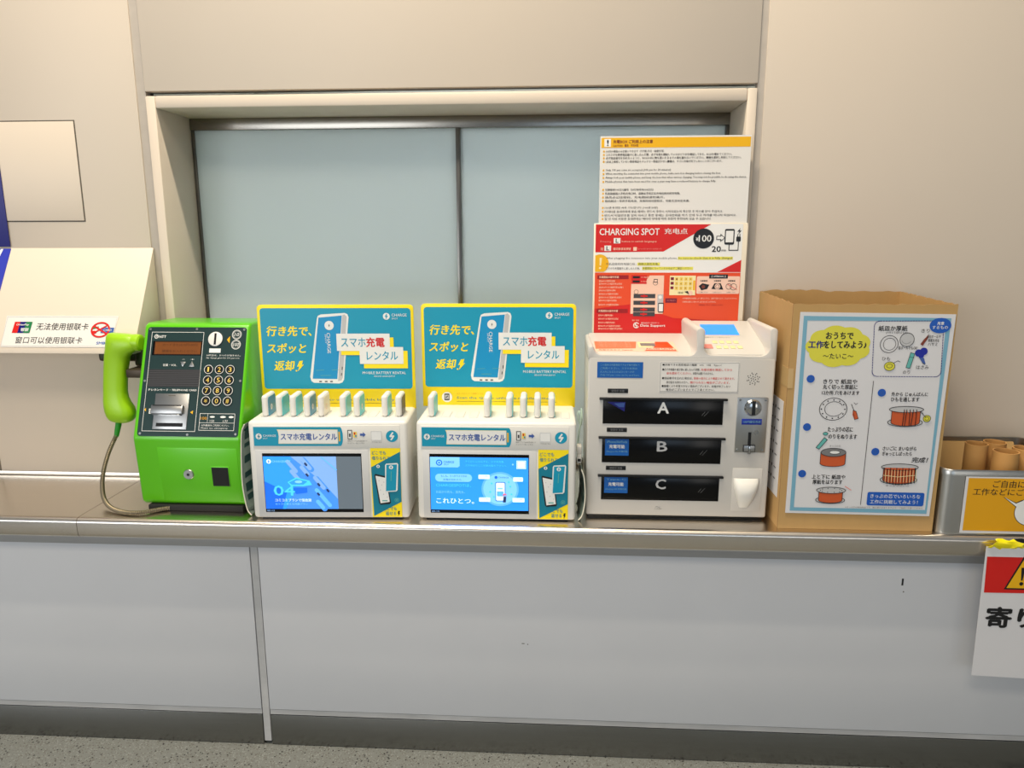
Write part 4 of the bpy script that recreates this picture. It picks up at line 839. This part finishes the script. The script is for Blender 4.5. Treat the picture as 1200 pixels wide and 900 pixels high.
# tool panel
dpan = [(206, 549.5), (350, 550)]; cor = lambda cx, cy, a0: [(cx + 13 * math.cos(math.radians(a0 - k * 18)), cy + 13 * math.sin(math.radians(a0 - k * 18))) for k in range(6)]
path = cor(208, 536, 180) + cor(348, 537, 90) + cor(354, 423, 0) + cor(213, 423, 270); path.append(path[0])
a.dash(path, 1.6, I['navy'], 2, 4.5, 2)
a.disc(353, 538.5, 26, B_, 3, 19); a.txt('用意', 345, 544, 361, 8, Wt, 4, .02); a.txt('するもの', 334, 534, 371, 8, Wt, 4, .01)
a.ring(235, 491.5, 21.5, 1.4, K_, 2); a.ring(236, 491.5, 15, 1.1, K_, 2); a.disc(277, 503, 17, I['lgrey'], 1); a.ring(277, 503, 17, 1.3, K_, 2); a.ring(276, 505, 12, .8, I['grey'], 2, a0=200, a1=330)
a.txt('紙皿か厚紙', 206, 531, 275, 13, K_, 2, .025); a.txt('(ハサミで切れるもの)', 225, 520, 276, 7, K_, 2)
a.txt('きり', 309, 525.5, 329, 9, K_, 2); a.poly([(310, 492), (316, 488), (326, 505), (328, 517), (324, 512), (318, 505)], I['brown'], 2); a.poly([(325, 508), (328, 520), (327, 507)], K_, 3)
for i, t_ in enumerate(('段ボールや', '厚紙を切る', 'ハサミ')): a.txt(t_, 328, 511 - i * 9.5, 357 - i * 3, 8, K_, 2, .01)
a.txt('段ボールでもOK!', 258, 482.5, 304, 9, K_, 2, .01)
a.txt('ひも', 221, 455, 241, 9, K_, 2); a.disc(241, 436, 13, I['lime'], 2, 11); a.ring(241, 436, 13, 1.2, K_, 3, 11); a.ring(241, 437, 7, 1, K_, 3, 5); a.line([(250, 444), (260, 450), (266, 447)], 1.2, K_, 3)
a.poly([(281, 433), (291, 431), (299, 468), (289, 471)], I['mint'], 2); a.line([(281, 433), (291, 431), (299, 468), (289, 471), (281, 433)], 1.2, K_, 3); a.line([(287, 460), (298, 458)], 1, K_, 3)
a.txt('のり', 275, 421.3, 292, 9, K_, 2); a.disc(308, 470, 9, I['dblue'], 2); a.disc(320, 474, 9.5, I['dblue'], 2); a.disc(315, 464, 7, I['dblue'], 2); a.poly([(311, 458), (322, 458), (328, 442), (319, 446)], I['skirt'], 2); a.line([(319, 446), (326, 441)], 1.2, K_, 3)
a.txt('はさみ', 306, 434, 336, 10, K_, 2)
# steps
def step(n, x, y): a.disc(x, y, 10, B_, 2); 
for n, (x, y) in enumerate(((51.3, 402.3), (51.6, 277), (48.7, 152.5), (228.8, 368.3), (227.2, 214.2))): step(n, x, y); a.txt('①②③④⑤'[n], x - 5, y, x + 5, 10, I['skirt'], 3)
for t_, x0_, y_, x1_, h_ in (('きりで 紙皿や', 83, 396, 166, 12), ('丸く切った厚紙に', 83, 382, 168, 12), ('12か所 穴をあけます', 82, 367, 174, 11), ('たっぷりの芯に', 104, 272, 166, 13), ('のりをぬります', 107, 253, 178, 12), ('上と下に 紙皿や', 74, 145, 158, 12), ('厚紙をはります', 77, 131, 152, 12), ('外から じゅんばんに', 253, 365, 342, 10.5), ('ひもを通します', 253, 351.5, 322, 11), ('さいごに まいながら', 245, 223.5, 328, 10.5), ('ぎゅっとしばったら', 245, 209.5, 318, 10.5)): a.txt(t_, x0_, y_, x1_, h_, K_, 2, .025)
a.txt('完成！', 319, 194, 360, 14, K_, 2, .03, .2)
a.ring(112.9, 324.5, 34, 1.6, K_, 2, 29); a.ring(115, 325, 23, 1.3, K_, 2, 19, a0=30, a1=330)
for k in range(12): a.disc(112.9 + 29 * math.cos(k * PI / 6), 324.5 + 24 * math.sin(k * PI / 6), 1.8, K_, 2, n=10)
a.poly([(162, 322), (170, 320), (177, 301), (168, 298), (162, 310)], I['drum'], 2); a.line([(162, 322), (170, 320), (177, 301), (168, 298), (162, 322)], 1, K_, 3); a.line([(165, 321), (157, 338)], 1.4, K_, 3); a.line([(163, 342), (168, 337), (172, 341)], 1, K_, 3)
a.poly([(78, 223), (86, 219), (105, 244), (97, 250)], I['mint'], 2); a.line([(78, 223), (86, 219), (105, 244), (97, 250), (78, 223)], 1.4, K_, 3); a.disc(99, 260, 6, I['mint'], 2, 4); a.ring(99, 260, 6, 1.2, K_, 3, 4)
def drum(x0, x1, yt, yb, body=True, spread=0):
    cx = (x0 + x1) / 2; r = (x1 - x0) / 2; ry = r * .26
    if spread: a.disc(cx, yb, r + spread, I['lgrey'], 1, ry + 2); a.ring(cx, yb, r + spread, 1.5, K_, 2, ry + 2)
    pts = [(cx + r * math.cos(math.radians(g)), yb + ry * math.sin(math.radians(g))) for g in range(180, 361, 15)]
    a.poly(pts + [(x1, yt), (x0, yt)], I['drum'], 3); a.line([(x0, yt)] + pts + [(x1, yt)], 1.4, K_, 4)
    return cx, r, ry
cx, r, ry = drum(91.3, 154, 211, 181); a.disc(cx, 211, r, I['grey'], 5, 11); a.ring(cx, 211, r, 1.4, K_, 6, 11); a.disc(cx + 3, 211.5, 13, Wt, 7, 4.5); a.ring(cx + 3, 211.5, 13, 1, K_, 8, 4.5); a.txt('きっぷの芯', 112, 228, 140, 5, I['grey'], 2)
cx, r, ry = drum(95, 155, 104, 82, spread=7); a.disc(cx, 109, r + 7, I['lgrey'], 5, 8.5); a.ring(cx, 109, r + 7, 1.5, K_, 6, 8.5)
for k in range(10): a.disc(cx + 27 * math.cos(k * PI / 5), 109 + 5.5 * math.sin(k * PI / 5), 1.3, K_, 6, n=8)
a.line([(160, 120), (176, 110)], 2, I['pink'], 2)
cx, r, ry = drum(258, 328, 324, 292, spread=8); a.disc(cx, 326, r + 7, I['lgrey'], 5, 8); a.ring(cx, 326, r + 7, 1.5, K_, 6, 8)
for x in (288, 294, 302, 310, 318): a.line([(x, 326), (x + random.uniform(-3, 3), 284)], 1.8, K_, 7); a.line([(x + 2, 322), (x + 3, 288)], 1.2, I['drum'], 8)
a.line([(328, 322), (336, 312), (342, 306)], 1.4, K_, 7); a.disc(345, 303, 9, I['lime'], 6, 8.5); a.ring(345, 303, 9, 1.2, K_, 7, 8.5); a.ring(345, 303, 4.5, 1, K_, 7)
cx, r, ry = drum(252, 332, 172, 140, spread=6); a.disc(cx, 174, r + 6, I['lgrey'], 2, 9); a.ring(cx, 174, r + 6, 1.5, K_, 4, 9)
for k in range(11): x = 254 + k * 7.6; a.line([(x, 172 - (3 if k % 2 else 0)), (x + 2, 132 - 6 * math.sin(PI * k / 10))], 1.7, K_, 5); a.line([(x + 3.4, 166), (x + 4.6, 134)], 1.0, I['cream'], 5)
a.line([(253, 152), (290, 148), (331, 153)], 1.2, I['cream'], 6); a.txt('きっぷのたいこ', 262, 124, 320, 4.5, I['grey'], 2)
a.line([(205.7, 398), (203, 71)], 1.3, K_, 2)
a.rrect(218, 69.5, 361, 106, 5, B_, 2); a.txt('きっぷの芯でいろいろな', 226, 95.5, 351, 11, Wt, 3, .004); a.txt('工作に挑戦してみよう！', 226, 80, 346, 11, Wt, 3, .004)
a.txt('※きっぷ芯は再利用品です。数に限りがありますので、ご自由にお使いください。', 165, 63.5, 362, 4.5, I['grey'], 2)
a.build('printing', dp_, DO_)

# ------------------------------------------------------------------ tin of paper tubes
TO = (1.17, -.18, ZC)
tn = thing('storage_tin', 'rectangular silver metal tin on the counter at the right edge, holding paper tubes', 'tin', TO)
def rr(x0, x1, y0, y1, r, z, n=6):
    out = []
    for cx, cy, a0 in ((x1 - r, y1 - r, 0), (x0 + r, y1 - r, 90), (x0 + r, y0 + r, 180), (x1 - r, y0 + r, 270)):
        out += [(cx + r * math.cos(math.radians(a0 + 90 * k / n)), cy + r * math.sin(math.radians(a0 + 90 * k / n)), z) for k in range(n + 1)]
    return out
b = MB(); x0, x1, y0, y1 = .988, 1.375, -.338, -.012
b.loft([rr(x0, x1, y0, y1, .028, ZC + .0005), rr(x0, x1, y0, y1, .028, .890), rr(x0 + .0015, x1 - .0015, y0 + .0015, y1 - .0015, .027, .890), rr(x0 + .0015, x1 - .0015, y0 + .0015, y1 - .0015, .027, ZC + .003)], M_tin, True)
b.build('body', tn, TO, 40)
b = MB(); b.loft([rr(x0 - .0022, x1 + .0022, y0 - .0022, y1 + .0022, .030, z) for z in (.880, .8925)] + [rr(x0 - .0002, x1 + .0002, y0 - .0002, y1 + .0002, .029, .896), rr(x0 + .003, x1 - .003, y0 + .003, y1 - .003, .026, .8955), rr(x0 + .003, x1 - .003, y0 + .003, y1 - .003, .026, .880)], M_tin, False); b.build('rim', tn, TO, 50)
ins = thing('brown_insert', 'plain brown sheet leaning inside the silver tin behind the tubes', 'divider', (1.06, -.06, .73))  # plain brown sheet sloped across the inside of the tin
b = MB(); b.prx([(-.12, ZC + .004), (-.024, .884), (-.020, .884), (-.115, ZC + .004)], 1.02, 1.34, M_card); b.build('board', ins, (1.06, -.06, .73))
yl_ = thing('tin_label', 'yellow poster with a white border taped to the front of the silver tin', 'poster', (1.17, -.343, .80)); LO = (1.17, -.343, .80)
b = MB(); b.box(1.0415, 1.355, -.3412, -.3404, .728, .8795, M_paper); b.build('sheet', yl_, LO)
a = Art((.981, -.3412, .7225)); a.rect(67, 12.5, 366, 153.5, I['orangeyellow'], 0)
a.txt('ご自由に', 128, 138.5, 205, 19, K_, 1, .01, .05); a.txt('工作などにご活用ください', 81, 117.5, 330, 18, K_, 1, .01, .05)
a.poly([(156, 105.5), (190, 90), (205, 98), (196, 74)], K_, 1); a.poly([(160, 103.8), (190, 87.5), (203, 94), (196, 76)], Wt, 2); a.disc(228, 66, 40, K_, 1, 38, 32); a.disc(228, 66, 38.5, Wt, 2, 36.5, 32)
a.build('printing', yl_, LO)
for n, (x, y, zt, r, lb) in enumerate(((1.1285, -.215, .932, .0275, 'left rear paper tube standing in the silver tin'), (1.1895, -.19, .930, .0275, 'rear paper tube in the silver tin, right of the left rear tube'), (1.1745, -.268, .927, .0305, 'front paper tube in the silver tin, nearest the yellow label'), (1.236, -.245, .929, .0285, 'rightmost paper tube in the silver tin, cut by the picture edge'))):
    b = MB(); n_ = 32; rg = lambda rad, z: [(x + rad * math.cos(2 * PI * i / n_), y + rad * math.sin(2 * PI * i / n_), z) for i in range(n_)]
    b.loft([rg(r, ZC + .0035), rg(r, zt), rg(r - .0032, zt), rg(r - .0032, ZC + .0035)], M_tube, False)
    tag(b.build('paper_tube', None, (x, y, ZC + .0035), 40), lb, 'tube', 'paper tubes in the tin')

# ------------------------------------------------------------------ warning sign hung on the counter edge
sg = thing('warning_sign', 'white hanging sign with a red band and yellow warning triangle at the right edge', 'sign', (1.25, -.366, .70)); SO = (1.25, -.366, .70)
b = MB(); b.pry([(1.0975, .703), (1.1035, .341), (1.40, .330), (1.40, .703)], -.3672, -.3662, M_paper); b.build('sheet', sg, SO)
a = Art((1.10, -.3672, .703)); a.poly([(2.5, -27), (300, -27), (300, -124), (6.2, -126)], I['red'], 0)
tri = lambda e: [(95, -20 + -2 - e * 1.6), (56 + e * 1.5, -114 + e), (134 - e * 1.5, -114 + e)]
a.poly([(95, -19), (54, -115.5), (136, -115.5)], K_, 1); a.poly([(95, -30), (60, -111.5), (130, -111.5)], I['gold'], 2); a.poly([(90, -55), (100, -55), (97, -90), (93, -90)], K_, 3); a.disc(95, -99, 5, K_, 3)
a.txt('寄りかか', 21, -194, 290, 56, K_, 1, .05)
a.build('printing', sg, SO)
b = MB()                                                   # crumpled striped tape holding the sign over the counter nose
n, m_ = 22, 6; rows = []
for j in range(m_ + 1):
    row = []
    for i in range(n + 1):
        x = 1.103 + .28 * i / n + .006 * math.sin(j * 1.7 + i); t = j / m_
        z = .7245 - .044 * t + .003 * math.sin(i * 1.3 + j * 2); y = -.3595 - .011 * math.sin(PI * min(1, t + .25)) - .0022 * math.sin(i * 2.1 + j * 1.1) - .0022
        if i == 0: x += .02 * abs(t - .6)
        row.append((x, y, z))
    rows.append(row)
Yt = mat('yellow_tape', (250, 232, 10), .35)
for j in range(m_):
    for i in range(n):
        ph_ = (i - j * .9 + 40) % 9
        b.poly3([rows[j][i], rows[j + 1][i], rows[j + 1][i + 1], rows[j][i + 1]], Yt if ph_ > 4.2 or i < 3 else M_black)
bmesh.ops.remove_doubles(b.bm, verts=b.bm.verts, dist=1e-6)
o = b.build('striped_tape', sg, SO, 30)
sm = o.modifiers.new('thickness', 'SOLIDIFY'); sm.thickness = .0006
